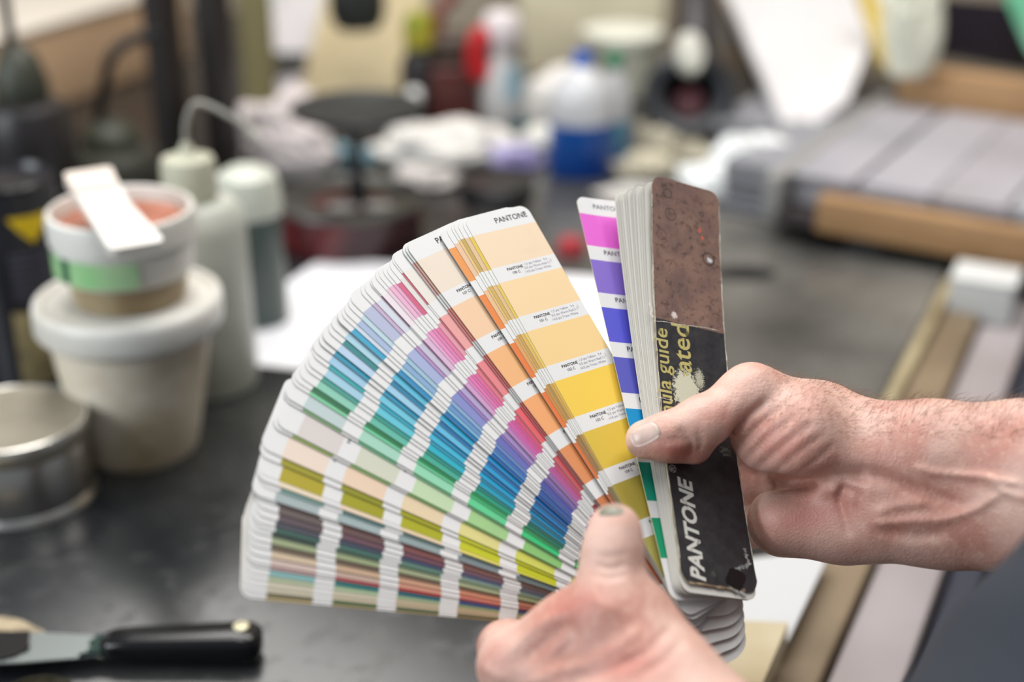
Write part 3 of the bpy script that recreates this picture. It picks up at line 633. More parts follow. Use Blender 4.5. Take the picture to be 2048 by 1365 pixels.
def labels(num, full=False):
    o = [('PANTONE', .0047, -.0035, R1 + .0042, '1c1c22', 0, 0, .012), ('\u00ae', .0022, .0165, R1 + .0062, '1c1c22', 0, 0, 0)]
    for k_ in range(6):
        y = R1 - k_ * PITCH - PITCH * CHIP
        o.append(('PANTONE', .0023, -.0125, y - .0034, '2c2c3c', 0, 0, .02))
        o.append(('%s C' % (num + k_), .0022, -.0105, y - .0060, '55555f', 0, 0, .01))
        if full:
            for q, s_ in enumerate(('1.5 pts Yellow   9.4', '0.5 pts Warm Red 3.1', '14.0 pts Trans. White')):
                o.append((s_, .0020, -.0005 - .001*q, y - .0026 - .0023*q, 'a2a2b2', 0, 0, 0))
            o.append(('2', .0024, .0165, y - .0040, 'c8b0bc', 0, 0, 0))
    return o
CARDS = [
 ((944.8,472.5),0.0,'F9DFBD FDDDAA FEDA98 FED652 E6C444 BCAA48 B5AC5A','t'),
 ((938.6,476),None,'E9C840 E9CA54 F0D060 E8BA40 D0A838 A89040 8A8444',''),
 ((929,478),None,'E8C498 E8C08A E8BC60 D8A848 B89040 98803A 7A7436',''),
 ((921,479.5),None,'CBA850 DBB456 D2A44C BA8C40 987230 806A30 605A30',''),
 ((916,482),None,'F0C87C ECC274 E0B060 CFA048 B08038 907030 6C5A30',''),
 ((908,489),None,'EFC6A0 F0C490 E6A860 D09040 B07838 905E30 5C4A2C',''),
 ((897,499),.06,'F59C48 F58A3C F58038 F47C36 E87838 C86A38 8A5030',''),
 ((833,523.5),.12,'F4E3D0 FCD3AC FDBE82 FDB072 EA965E D68454 B87050','t'),
 ((828,526),None,'DBAC94 E08474 DC6C5C D8584C C85850 B05048 5A2C30',''),
 ((822.6,529),None,'DAA8A6 E88684 E66E70 E85A5C D05458 A84A50 4A2830',''),
 ((806,545.5),.2,'F0EAE0 F4A8A4 F28A8E F2666C DA5C62 B04A58 44262C','t'),
 ((802.5,548),None,'C44C66 C04C60 C24658 CC4860 A83C50 8C3444 402430',''),
 ((799,559.5),None,'E8E2DE EA9CAC E67888 E45478 D04870 B04468 502838',''),
 ((794.5,569),None,'D85880 E878A8 E868A0 DC5090 C84880 A84878 50283C',''),
 ((786.6,571),None,'F0A6CC EE86BC EC6CB0 E456A6 CC50A0 B04890 58284C',''),
 ((778,576),None,'F2B4D4 F08EC6 EE76BA E45EB2 CC58AA A85098 50284C',''),
 ((771.6,580.6),None,'F0CCDE F0A8D2 E886C2 DA6EBA BE62AC A05898 4C2C50',''),
 ((765.5,593),.27,'F2E6EC E2BADA DAA0D2 C484C4 A06CB2 8A5CA2 483058',''),
 ((762,594),None,'7E2C68 903084 8C3088 80388C 744080 603870 382850',''),
 ((752.6,606),.3,'DADFEA CDC6DC B9A8D6 A98ECC 8E70BE 7460A2 443468','t'),
 ((744.5,610.3),None,'CBB0D0 BA90CA A67ECA 9270C2 7860B4 604C98 382C60',''),
 ((725.5,626.4),None,'B9BFDC AAB6DE 8A92D0 6C70BE 5054A8 404888 282C50',''),
 ((721,636.7),None,'C0DCE6 A2C8DE 88B0DC 6890D0 4468B8 345090 203058',''),
 ((714.5,648.4),None,'A8BEDE 88B0D8 6898D0 4070C0 2050A8 204088 182C50',''),
 ((709.4,655.7),None,'D4DFEF A8D6E8 80C4E6 4898D8 1868C0 10509C 103058',''),
 ((702,664.5),.38,'28A8D0 1490C8 0878BC 0062B4 0050A4 084888 0C3058',''),
 ((688.8,676),.42,'B0DCEE 5CC6E6 34B6E2 0C9ADA 0070C2 0060A0 104060','t'),
 ((684.5,688),None,'1C888C 0080AA 0070AC 0068B0 005C9C 005088 083858',''),
 ((674,701),.45,'BCD8F0 A0D4F0 60C2EA 18A4DE 0082CA 006CAA 084870','t'),
 ((667,710),None,'0898B8 0898C0 0090C6 0080C0 0070AA 086090 083C58',''),
 ((656,724.5),.5,'A2D0EC 70CEE6 3ABEE2 00A8DA 0090C6 0072A4 084C6C','t'),
 ((655.8,735.6),None,'1CAAB0 10A8C2 00A0C2 0090BA 0080A2 086C88 084858',''),
 ((648,752),None,'A6D4E8 60CCDE 14B8CE 00A6C6 0088AA 107888 084850',''),
 ((642,760.5),None,'38A092 20A092 089888 008C88 007868 006858 084438',''),
 ((631.8,775),.56,'8CD2BA 60C2AA 40B49A 18A282 0C8068 106050 083C30',''),
 ((622,782),None,'007040 007C44 00884C 009852 008048 007040 084028',''),
 ((617,789),.585,'7CD6A2 70DAA4 60D89A 38CE82 20BA6A 20A05E 186038',''),
 ((605.4,814.8),.6,'C6D6D6 AADEC6 98E2BA 62DA98 38CE7E 2CBA6C 208048','t'),
 ((604,822),None,'88B87C 68C08A 78CC90 68C880 48B868 389E54 287038',''),
 ((592.5,870.5),.64,'E2D9D4 DADEC8 CAE4B8 ABDA94 92CE7A 7ABA68 4C8844','t'),
 ((583.7,874.7),None,'98B858 88C068 82C062 82C252 70B24A 609A40 406830',''),
 ((563,915),.68,'F6E2D0 F6DABE F2DCB4 EAE292 DADE62 BCC648 808838','t'),
 ((560,930),None,'A49C14 989806 AAAA0C C8CC20 C8CE14 ACB018 707018','t'),
 ((557,962),.715,'B8A818 A8A408 B4B410 CCD020 CCD018 B0B41A 747418',''),
 ((556,973),.72,'F5E4C8 F6DEC2 F6DEB8 F2E474 E8E442 D4D824 909820','t'),
 ((560,985),.74,'7A9E96 5C7E7E 607A7A 586A6A 506262 485858 303838',''),
 ((548,1003),.75,'AEBCBC A8BABA 98AAAA 808E92 687878 586868 384444',''),
 ((552,1010),.77,'5C4644 684240 804E4A 886058 705448 50403A 302828',''),
 ((556,1026),None,'6C5E5A 705250 885250 845850 6C5048 50403A 302828',''),
 ((555.6,1042),None,'5E4E54 6C4A58 744858 705060 605058 484048 2C282C',''),
 ((550,1054),None,'4A4C58 40485E 404C6A 485878 506070 404850 282C30',''),
 ((550,1064),None,'406C60 4C7E72 6C9A8A 90AEA2 90A890 707E68 404838',''),
 ((543,1073),None,'2E443C 466252 607C66 809878 80906C 686E50 3C4030',''),
 ((542,1088),.86,'A4B086 A0AE82 A8B28A A8B28A A4A878 808058 484830','t'),
 ((541,1100),None,'6A5C4A 6C5A48 705C48 70543C 685038 50402C 302820',''),
 ((541.5,1116),.89,'DAC4A6 D2B292 D2A282 D08A6A C07858 905C44 503428',''),
 ((540.6,1131),None,'DCC4BA CEB2A2 DA9A82 D07A64 B06454 844A40 4C2C28',''),
 ((540,1139),None,'CAA6A6 CA5660 CA4248 A04868 803858 602C40 3C2028',''),
 ((538,1152),.94,'8CBEBE 1C7878 146878 204C80 204070 182C50 101C30',''),
 ((536,1163),None,'B8C4A2 B0C8A0 A0B890 90A070 808860 606848 404430',''),
 ((534,1175),None,'DAD2BA D6CEB4 CCBC9C C0AC88 B09C78 887858 504830',''),
 ((533,1186),None,'D4CCB4 D0C4A8 C4B494 B8A480 A89470 807050 4C442C',''),
 ((533,1195),.99,'726E52 4C6C44 506848 605C40 505038 444430 303020',''),
 ((531,1201),1.0,'C8B078 B09C6C A89468 907C50 807048 60543C 383020',''),
]
TST = .0293
fr = [c_[1] for c_ in CARDS]; idx = [i for i, f_ in enumerate(fr) if f_ is not None]
fr = np.interp(range(len(CARDS)), idx, [fr[i] for i in idx])
for i, (px_, _, cols, flag) in enumerate(CARDS):
    cols = cols.split(); dn = -TST * fr[i]
    Pk = PIV + Nn * dn; r_ = ray(*px_); t_ = (Pk @ Nn) / (r_ @ Nn); rel = r_ * t_ - Pk
    al = math.atan2(-(rel @ Vv), rel @ Uu) - math.atan2(CW_ / 2, R1)
    dr = float(np.clip(np.linalg.norm(rel) - math.hypot(R1, CW_ / 2), -.004, .004))
    dvec = np.cos(al) * Uu - np.sin(al) * Vv
    cd_ = Card(float(dvec @ Vv) * dr, float(dvec @ Uu) * dr, dn, al, 0.0, 0, CW_, R1 + .0115, REND, 0)
    tx = labels(100 + i, full=(i == 0)) if flag == 't' else labels(100 + i)[:2]
    o = build_card(cd_, 'colour_card', cols, texts=tx, edge='b4b0a6' if i < 56 else 'b8a888')
    if i in (0, 7): o['label'] = ['golden yellow card on top of the fan', 'pale peach to orange card with its header showing'][i // 7]
# the card in violet and blue, next to the cover
vio = Card(-.00258, .00198, .0032, -.07794, .02543, .01463, CW_, R1 + .0115, REND, .6)
vt = [('PANTONE', .0043, -.0115, R1 + .0045, '44545c', 0, 0, .012)]
for k_, nm in enumerate(('PANTONE Purple C', 'PANTONE Violet C', 'PANTONE Blue 072 C', 'PANTONE Reflex Blue C', 'PANTONE Process Blue C', 'PANTONE Green C')):
    vt.append((nm, .0042, -.0115, R1 - k_*PITCH - PITCH*CHIP - .0050, '2e3236', 0, 0, .012))
o = build_card(vio, 'colour_card', 'F06CDA 8C72D2 5C5CD8 5E60C4 0096D2 009C80 00A070'.split(), texts=vt, edge='eadfae'); o['label'] = 'magenta and violet card beside the white page block'
# white page block between violet card and cover
cv = dict(ox=.00472, oy=.00233, dn=.00431 + .0035, a=-.19504, b=.61346, roll=-.04854, W=.04494)
vp = dict(ox=-.00258, oy=.00198, dn=.0036, a=-.07794, b=.02543, roll=.01463, W=CW_)
NB = 12
for i in range(NB):
    s_ = i / (NB - 1) * .90 + .52 * (1 - i / (NB - 1)); 
    q = {k_: vp[k_] * (1 - s_) + cv[k_] * s_ for k_ in vp}
    q['dn'] = .0042 + i * .0003; q['W'] = .0440
    jit = rnd.uniform(-.0012, .0012)
    c_ = Card(q['ox'], q['oy'], q['dn'], q['a'] + rnd.uniform(-.002, .002), q['b'], q['roll'], q['W'], .2165 + jit, REND + jit)
    build_card(c_, 'index_card', None, t=.00022, body=['e4e2d8', 'dcdad0', 'e8e6de'][i % 3], edge='d6d2c6')
# cover
cov = Card(cv['ox'], cv['oy'], cv['dn'] + .0004, cv['a'], cv['b'], cv['roll'], cv['W'], .21842, .01265)
_, ycrease = cov.inv(1365, 650); _, yc2 = cov.inv(1310, 808)
def cover_mat():
    m = bpy.data.materials.new('cover_print'); m.use_nodes = True; nt = m.node_tree; b = nt.nodes['Principled BSDF']; N_ = nt.nodes.new; Lk_ = nt.links.new
    uv = N_('ShaderNodeUVMap'); uv.uv_map = 'cover'; sep = N_('ShaderNodeSeparateXYZ'); Lk_(uv.outputs[0], sep.inputs[0])
    def noise(sc, det=5, rough=.6):
        n = N_('ShaderNodeTexNoise'); n.inputs['Scale'].default_value = sc; n.inputs['Detail'].default_value = det; n.inputs['Roughness'].default_value = rough; Lk_(uv.outputs[0], n.inputs['Vector']); return n.outputs['Fac']
    def mr(v_, a_, b_, c_=0, d_=1):
        r = N_('ShaderNodeMapRange'); r.inputs[1].default_value = a_; r.inputs[2].default_value = b_; r.inputs[3].default_value = c_; r.inputs[4].default_value = d_; Lk_(v_, r.inputs[0]); return r.outputs[0]
    def mix(f_, A_, B_):
        x = N_('ShaderNodeMix'); x.data_type = 'RGBA'
        if isinstance(f_, float): x.inputs[0].default_value = f_
        else: Lk_(f_, x.inputs[0])
        for s_, z in ((6, A_), (7, B_)):
            if isinstance(z, str): x.inputs[s_].default_value = lin(z)
            else: Lk_(z, x.inputs[s_])
        return x.outputs[2]
    def mul(a_, b_, op='MULTIPLY'):
        x = N_('ShaderNodeMath'); x.operation = op; x.use_clamp = True
        for s_, z in ((0, a_), (1, b_)):
            if isinstance(z, (int, float)): x.inputs[s_].default_value = z
            else: Lk_(z, x.inputs[s_])
        return x.outputs[0]
    # uv in centimetres: x across, y along
    brown = mix(mr(noise(.55, 4), .35, .65), '6e5650', '8a6c5e')
    brown = mix(mr(noise(2.4, 8, .7), .52, .68), brown, '40302e')
    brown = mix(mr(noise(9, 5, .8), .64, .72), brown, '3a2c2a')
    black = mix(mr(noise(1.2, 4), .4, .7), '232226', '343336')
    black = mix(mr(noise(5, 8, .8), .62, .75), black, '4c5150')
    isb = mr(sep.outputs[1], ycrease * 100 - .02, ycrease * 100 + .02)
    col = mix(isb, black, brown)
    def spot(cx, cy, rx, ry):
        mp = N_('ShaderNodeVectorMath'); mp.operation = 'SUBTRACT'; Lk_(uv.outputs[0], mp.inputs[0]); mp.inputs[1].default_value = (cx, cy, 0)
        ms = N_('ShaderNodeVectorMath'); ms.operation = 'MULTIPLY'; Lk_(mp.outputs[0], ms.inputs[0]); ms.inputs[1].default_value = (1/rx, 1/ry, 0)
        ln = N_('ShaderNodeVectorMath'); ln.operation = 'LENGTH'; Lk_(ms.outputs[0], ln.inputs[0]); return mr(ln.outputs['Value'], 0.2, 1.0, 1, 0)
    def worn(px_, py_, rx, ry, th, colr, sc=9):
        nonlocal col
        cx, cy = cov.inv(px_, py_); f_ = mul(spot(cx*100, cy*100, rx, ry), .5)
        g = mul(f_, noise(sc, 8, .8), 'ADD'); col = mix(mr(g, th, th + .06), col, colr)
    worn(1372, 785, 1.25, 1.9, .70, 'c9c9b4', 5); worn(1398, 760, .8, 1.6, .90, 'b4b4a0', 12)
    worn(1348, 632, .5, .5, .88, 'd8cec8', 9); worn(1300, 630, .25, .9, .78, 'e2dad4', 6)
    worn(1418, 522, .35, .35, .82, 'c8ccd0', 6); worn(1398, 462, .35, .45, .90, 'c0604c', 7); worn(1404, 478, .2, .3, .86, 'd05a44', 7)
    worn(1425, 1150, .7, .5, .98, '70766c', 7); worn(1450, 905, 1.2, 1.0, .97, '808880', 7); worn(1400, 1080, 1.3, 1.2, 1.0, '4c5454', 4)
    # rings left by wet ink
    def ring(px_, py_, rad, wd_=.018, cc='2c2220'):
        nonlocal col
        cx, cy = cov.inv(px_, py_)
        mp = N_('ShaderNodeVectorMath'); mp.operation = 'DISTANCE'; Lk_(uv.outputs[0], mp.inputs[0]); mp.inputs[1].default_value = (cx*100, cy*100, 0)
        s1 = mul(mp.outputs['Value'], rad, 'SUBTRACT'); a_ = N_('ShaderNodeMath'); a_.operation = 'SUBTRACT'; Lk_(mp.outputs['Value'], a_.inputs[0]); a_.inputs[1].default_value = rad
        ab = N_('ShaderNodeMath'); ab.operation = 'ABSOLUTE'; Lk_(a_.outputs[0], ab.inputs[0])
        col = mix(mul(mr(ab.outputs[0], wd_, wd_*2.2, 1, 0), .75), col, cc)
    ring(1334, 388, .26); ring(1402, 430, .13); ring(1391, 455, .1, .02); ring(1416, 520, .36, .03); ring(1300, 410, .2); ring(1340, 430, .35, .015); ring(1322, 470, .3, .012)
    Lk_(col, b.inputs['Base Color'])
    Lk_(mr(noise(3, 5), .3, .7, .34, .5), b.inputs['Roughness']); b.inputs['Specular IOR Level'].default_value = .5
    bp = N_('ShaderNodeBump'); bp.inputs['Strength'].default_value = .35; bp.inputs['Distance'].default_value = .0004; Lk_(noise(6, 8, .7), bp.inputs['Height']); Lk_(bp.outputs[0], b.inputs['Normal'])
    return m
def build_cover():
    c_ = cov; t = .0011; W, rt, rb, cr = c_.W, c_.rt, c_.rb, .0068
    ys = sorted(set([rt, -rb] + [rt - cr + cr*math.sin(i/8*math.pi/2) for i in range(9)] + [-rb + cr - cr*math.sin(i/8*math.pi/2) for i in range(9)] + [-rb + (rt+rb)*i/40 for i in range(41)]))
    def hw(y):
        e_ = max(0, (y - (rt-cr))/cr, ((-rb+cr) - y)/cr); e_ = min(1, e_)
        return W/2 - cr*(1 - math.sqrt(max(0, 1 - e_*e_)))
    q = random.Random(5)
    ny = len(ys); nx = 9; V = []; Fc = []; UV = []; MI = []
    for h in (t/2, -t/2):
        for y in ys:
            for i in range(nx):
                x = (i/(nx-1)*2 - 1) * (hw(y) + (.0002*math.sin(y*900) if i in (0, nx-1) else 0)); dip = -.0004*math.exp(-((y-ycrease)/.0012)**2)
                V.append(c_.wm(x, y, h + dip)); UV.append((x*100, y*100))
    off = nx*ny
    for j in range(ny-1):
        for i in range(nx-1):
            p = j*nx+i; Fc.append((p, p+1, p+nx+1, p+nx)); MI.append(0); p += off; Fc.append((p+nx, p+nx+1, p+1, p)); MI.append(1)
        for i_, fl_ in ((0, 0), (nx-1, 1)):
            p = j*nx+i_; z = (p, p+nx, p+nx+off, p+off); Fc.append(z[::-1] if fl_ else z); MI.append(1)
    for i in range(nx-1):
        p = i; Fc.append((p, p+off, p+off+1, p+1)); MI.append(1); p = (ny-1)*nx+i; Fc.append((p, p+1, p+1+off, p+off)); MI.append(1)
    o = link_mesh('cover', V, Fc, [cover_mat(), pm('cover_edge', 'c9c2ae', .6, col2='7c6c58', ns=60)], deck, smooth=False, midx=MI)
    uvl = o.data.uv_layers.new(name='cover')
    for l in o.data.loops: uvl.data[l.index].uv = UV[l.vertex_index]
    return o
cover = build_cover(); cover['label'] = 'dark scuffed front cover with brown worn top'
def on_cover(name, pts2, faces, h, mat):
    return link_mesh(name, [cov.wm(a_, b_, .00055 + h) for a_, b_ in pts2], faces, mat, cover, smooth=False)
def cover_text(s_, size, pxy, ang, shear, bold, mat, name, worn_y=None):
    tv, tf = T(s_, 1.0, shear, bold); x0, y0 = cov.inv(*pxy); ca, sa = math.cos(ang), math.sin(ang)
    P = [(x0 + (a_*ca - b_*sa)*size, y0 + (a_*sa + b_*ca)*size) for a_, b_ in tv]
    if worn_y:      # gilt rubbed off here, raggedly
        q_ = random.Random(3); tf = [f_ for f_ in tf if not (worn_y[0] < sum(P[i][1] for i in f_) / len(f_) + q_.uniform(-.0006, .0006) < worn_y[1])]
    return on_cover(name, P, tf, .00006, mat)
ang = math.pi/2 + .0
def tlen(s_, shear, bold):
    tv, _ = T(s_, 1.0, shear, bold); return max(a_ for a_, b_ in tv)
pA = cov.inv(1404, 1170); pB = cov.inv(1372, 962); cw1 = pm('cover_white', 'd4d4cc', .5, col2='5a5a5c', ns=260, lo=.58, hi=.72)
cover_text('\u00ae', .0058, (1352, 948), ang, 0, 0, cw1, 'brand_lettering')
cover_text('PANTONE', (pB[1]-pA[1])/tlen('PANTONE', .22, .035), (1410, 1166), ang, .22, .035, pm('cover_white', 'd4d4cc', .5, col2='5a5a5c', ns=260, lo=.58, hi=.72), 'brand_lettering')
gold = pm('cover_gold', 'b9ae6c', .45, col2='5c5636', ns=240, lo=.55, hi=.7)
s1 = 'formula guide'; pe = cov.inv(1340, 662)
sz = .0138
sz = (pe[1] - cov.inv(1352, 900)[1]) / tlen(s1, 0, .012); x0 = cov.inv(1343, 800)[0]; L1 = tlen(s1, 0, .012) * sz
pq = cov.px(x0, pe[1] - L1); cover_text(s1, sz, tuple(pq), ang, 0, .012, gold, 'gold_lettering')
s2 = 'solid coated'; pe2 = cov.inv(1380, 655); sz = (pe2[1] - cov.inv(1394, 926)[1]) / tlen(s2, 0, .012); L2 = tlen(s2, 0, .012) * sz; x1 = cov.inv(1387, 800)[0]
pq = cov.px(x1, pe2[1] - L2); cover_text(s2, sz, tuple(pq), ang, 0, .012, gold, 'gold_lettering', (cov.inv(1385, 880)[1], cov.inv(1375, 752)[1]))
# paper fibres showing in the folds
def crease(name, pts, wdt, seed, mat):
    q = random.Random(seed); P = []; 
    for i in range(len(pts)-1):
        for k_ in range(10):
            t_ = k_/10; P.append(np.array(pts[i])*(1-t_) + np.array(pts[i+1])*t_)
    P.append(np.array(pts[-1])); V = []; Fc = []
    for i, p in enumerate(P):
        d_ = P[min(i+1, len(P)-1)] - P[max(i-1, 0)]; d_ = d_/np.linalg.norm(d_); n_ = np.array([-d_[1], d_[0]]); ww = wdt*q.uniform(.25, 1.2); j_ = q.uniform(-wdt, wdt)*.5
        V += [tuple(p + n_*(ww+j_)), tuple(p - n_*(ww-j_))]
    Fc = [(2*i, 2*i+1, 2*i+3, 2*i+2) for i in range(len(P)-1)]
    return on_cover(name, V, Fc, .00009, mat)
fib = pm('cover_fibre', 'ddd8cc', .8, col2='a09a8c', ns=300)
ci = lambda *p: tuple(cov.inv(*p))
crease('fold_line', [ci(1299, 643), ci(1330, 645), ci(1350, 650), ci(1378, 653), ci(1410, 657), ci(1436, 663)], .00022, 1, fib)
crease('fold_line', [ci(1306, 797), ci(1322, 797), ci(1345, 803)], .00028, 2, fib)
hwc = cov.W/2
crease('edge_wear', [(-hwc+.0002, cov.rt-.012), (-hwc+.0002, .12), (-hwc+.0002, .05), (-hwc+.0004, .0)], .00022, 3, fib)
crease('edge_wear', [(hwc-.0002, cov.rt-.008), (hwc-.0003, .15), (hwc-.0002, .10), (hwc-.0002, .04), (hwc-.0004, .005)], .00030, 4, fib)
crease('edge_wear', [(-hwc+.004, -cov.rb+.0006), (0, -cov.rb+.0004), (hwc-.008, -cov.rb+.0006)], .0007, 6, pm('edge_buff', 'b09a78', .6, col2='5c4a38', ns=120))
crease('scuff', [ci(1296, 606), ci(1303, 618), ci(1300, 630), ci(1306, 636)], .0007, 8, pm('scuff_pink', 'e6d8d6', .7))
# torn curled corner with the dark post hole
cx_, cy_ = cov.inv(1470, 1160)
pts = [(math.cos(a_)*.0058 + cx_ + .001*math.sin(3*a_), math.sin(a_)*.0056 + cy_) for a_ in np.linspace(0, 2*math.pi, 25)[:-1]]
on_cover('post_hole', pts, [tuple(range(24))], .0002, pm('hole_black', '08070a', .2))
crease('torn_edge', [ci(1487, 1098), ci(1492, 1115), ci(1497, 1132), ci(1478, 1138), ci(1462, 1146), ci(1456, 1165), ci(1462, 1182), ci(1492, 1190)], .0011, 11, pm('torn_silver', 'b8bcb8', .35, col2='6c7070', ns=150))
# binding post through the pivot
mb = MB(); a0 = Vector(c2w(PIV + Nn*.002) - DECKO); a1 = Vector(c2w(PIV - Nn*(TST + .003)) - DECKO); mb.tube([a0, a1], .0022, n=16); mb.build('binding_post', pm('post_dark', '3a3a3c', .3, .9), deck)
# curled white page ends showing under the cover
for i in range(5):
    c_ = Card(.0025 + .0002*i, -.0055 - .0058*i, -.0085 - .0024*i, -.16 + .10*i, 0, .42, .041, .03, .013)
    build_card(c_, 'page_end', None, t=.0005, body='fffffa', corner=.012, edge='a89c88')
# ================================================================ THE PERSON (two hands, forearms, dark shirt)
def K(px, py, z): return ray(px, py) * z
def smin(a, b, k):
    h = np.clip(.5 + .5 * (b - a) / k, 0, 1); return b * (1 - h) + a * h - k * h * (1 - h)
def cone(P, a, b, ra, rb):
    ba = b - a; L2 = ba @ ba; t = np.clip(((P - a) @ ba) / L2, 0, 1)
    return np.linalg.norm(P - a - t[..., None] * ba, axis=-1) - (ra + (rb - ra) * t)
class Body:
    def __init__(s): s.parts = []; s.strokes = []; s.waves = []
    def limb(s, pts, k=.008, flat=None):
        for (p0, r0), (p1, r1) in zip(pts[:-1], pts[1:]): s.parts.append((np.array(K(*p0)), np.array(K(*p1)), r0, r1, k))
        return s
    def f(s, P, detail=True):
        d = None
        for a, b, ra, rb, k in s.parts:
            c = cone(P, a, b, ra, rb); d = c if d is None else smin(d, c, k)
        if detail:
            X = 1024 - F_PX * P[..., 0] / P[..., 2]; Y = 682.5 + F_PX * P[..., 1] / P[..., 2]
            for pts, amp, wd_ in s.strokes:
                m_ = None
                for i in range(len(pts) - 1):
                    ax_, ay_ = pts[i]; bx_, by_ = pts[i+1]; ux, uy = bx_-ax_, by_-ay_; l2 = ux*ux + uy*uy
                    t = np.clip(((X-ax_)*ux + (Y-ay_)*uy)/l2, 0, 1); q = (X-ax_-t*ux)**2 + (Y-ay_-t*uy)**2
                    g = np.exp(-q/(wd_*wd_))
                    if i == 0: g = g * (.35 + .65*np.clip(t*3, 0, 1))
                    if i == len(pts)-2: g = g * (.2 + .8*np.clip((1-t)*3, 0, 1))
                    m_ = g if m_ is None else np.maximum(m_, g)
                d = d - amp * m_
        return d
def surface_nets(fn, coarse, lo, hi, h):
    n = np.ceil((np.array(hi) - lo) / h).astype(int) + 1
    BL = 8; F = np.empty(n, np.float32); nb = -(-n // BL)
    bc = [lo[i] + h * (np.arange(nb[i]) * BL + (BL - 1) / 2) for i in range(3)]
    Pc = np.stack(np.meshgrid(*bc, indexing='ij'), -1); Fc0 = coarse(Pc); rad = BL * h * .87 + .006
    F[:] = np.kron(np.where(Fc0 > 0, 1, -1), np.ones((BL, BL, BL)))[:n[0], :n[1], :n[2]]
    blk = np.argwhere(np.abs(Fc0) < rad)
    loc = np.stack(np.meshgrid(*[np.arange(BL)] * 3, indexing='ij'), -1).reshape(-1, 3)
    for s0 in range(0, len(blk), 100):
        I = (blk[s0:s0+100, None, :] * BL + loc[None]).reshape(-1, 3); I = I[(I < n).all(1)]
        F[I[:, 0], I[:, 1], I[:, 2]] = fn(lo + h * I)
    S = F < 0; nx, ny, nz = n - 1
    acc = np.zeros((nx, ny, nz, 3), np.float32); cnt = np.zeros((nx, ny, nz), np.float32)
    cor = [(a, b, c_) for a in (0, 1) for b in (0, 1) for c_ in (0, 1)]
    for a in cor:
        for ax_ in range(3):
            if a[ax_]: continue
            b = list(a); b[ax_] = 1
            fa = F[a[0]:a[0]+nx, a[1]:a[1]+ny, a[2]:a[2]+nz]; fb = F[b[0]:b[0]+nx, b[1]:b[1]+ny, b[2]:b[2]+nz]
            m_ = (fa < 0) != (fb < 0); t = np.where(m_, fa / np.where(m_, fa - fb, 1), 0)
            for c_ in range(3): acc[..., c_] += np.where(m_, a[c_] + (t if c_ == ax_ else 0), 0)
            cnt += m_
    act = cnt > 0; ids = -np.ones((nx, ny, nz), int); ids[act] = np.arange(act.sum())
    cell = np.argwhere(act); V = (cell + acc[act] / cnt[act][:, None]) * h + lo
    Fc = []
    for ax_ in range(3):
        o1, o2 = [(1, 2), (2, 0), (0, 1)][ax_]
        sl0 = [slice(0, -1)] * 3; sl1 = [slice(0, -1)] * 3; sl1[ax_] = slice(1, None)
        A0 = S[:-1, :-1, :-1]; sh = [slice(0, -1)] * 3; sh[ax_] = slice(1, None)
        A1 = S[tuple(slice(1, None) if k_ == ax_ else slice(0, -1) for k_ in range(3))]
        e_ = A0 != A1; e_[0] = e_[0] & (ax_ == 0) if False else e_[0]
        q = np.argwhere(e_)
        q = q[(q[:, o1] > 0) & (q[:, o2] > 0)]
        d1 = np.zeros(3, int); d1[o1] = 1; d2 = np.zeros(3, int); d2[o2] = 1
        i0 = ids[tuple(q.T)]; i1 = ids[tuple((q - d1).T)]; i2 = ids[tuple((q - d1 - d2).T)]; i3 = ids[tuple((q - d2).T)]
        inside = A0[tuple(q.T)]
        quad = np.stack([i0, i1, i2, i3], 1); quad[~inside] = quad[~inside][:, ::-1]
        Fc.append(quad[(quad >= 0).all(1)])
    return V, np.concatenate(Fc)

# ---- right hand and forearm, entering from the right
rh = Body()
T1, T2, T3, T4 = (1290, 880, .7085), (1335, 872, .7075), (1402, 846, .708), (1502, 792, .722)
rh.limb([(T1, .0098), (T2, .0108), (T3, .0122), (T4, .0142)], .006)
rh.limb([((1335, 892, .713), .0082), ((1388, 894, .714), .0090)], .006)
rh.limb([((1502, 792, .722), .0150), ((1640, 850, .735), .0205), ((1775, 918, .722), .0235)], .010)
rh.limb([((1532, 872, .722), .0180), ((1600, 868, .718), .0225), ((1680, 915, .722), .0215)], .008)
rh.limb([((1566, 1044, .738), .0185), ((1690, 1046, .732), .0195), ((1790, 1022, .722), .0225)], .010)
rh.limb([((1600, 950, .760), .018), ((1765, 968, .735), .022)], .010)
rh.limb([((1775, 912, .720), .0235), ((1870, 905, .710), .0228), ((2048, 915, .695), .0250), ((2500, 985, .62), .036)], .016)
rh.limb([((1790, 1022, .722), .0225), ((1900, 1030, .714), .0240), ((2048, 1032, .700), .0255), ((2500, 1060, .63), .038)], .016)
rh.limb([((1900, 970, .716), .022), ((2500, 1020, .63), .036)], .014)
for a, b, c, d in (((1640, 850, .757, .0140), (1502, 775, .787, .0110), (1400, 815, .806, .0100), (1335, 870, .806, .0088)),
                   ((1640, 915, .762, .0145), (1492, 890, .792, .0115), (1380, 905, .812, .0102), (1310, 930, .812, .0090)),
                   ((1640, 980, .764, .0140), (1496, 975, .792, .0110), (1390, 985, .808, .0098), (1325, 1000, .806, .0085)),
                   ((1640, 1040, .758, .0130), (1500, 1058, .786, .0100), (1420, 1060, .796, .0088), (1370, 1055, .796, .0078))):
    rh.limb([(a[:3], a[3]), (b[:3], b[3]), (c[:3], c[3]), (d[:3], d[3])], .005)
rs = rh.strokes
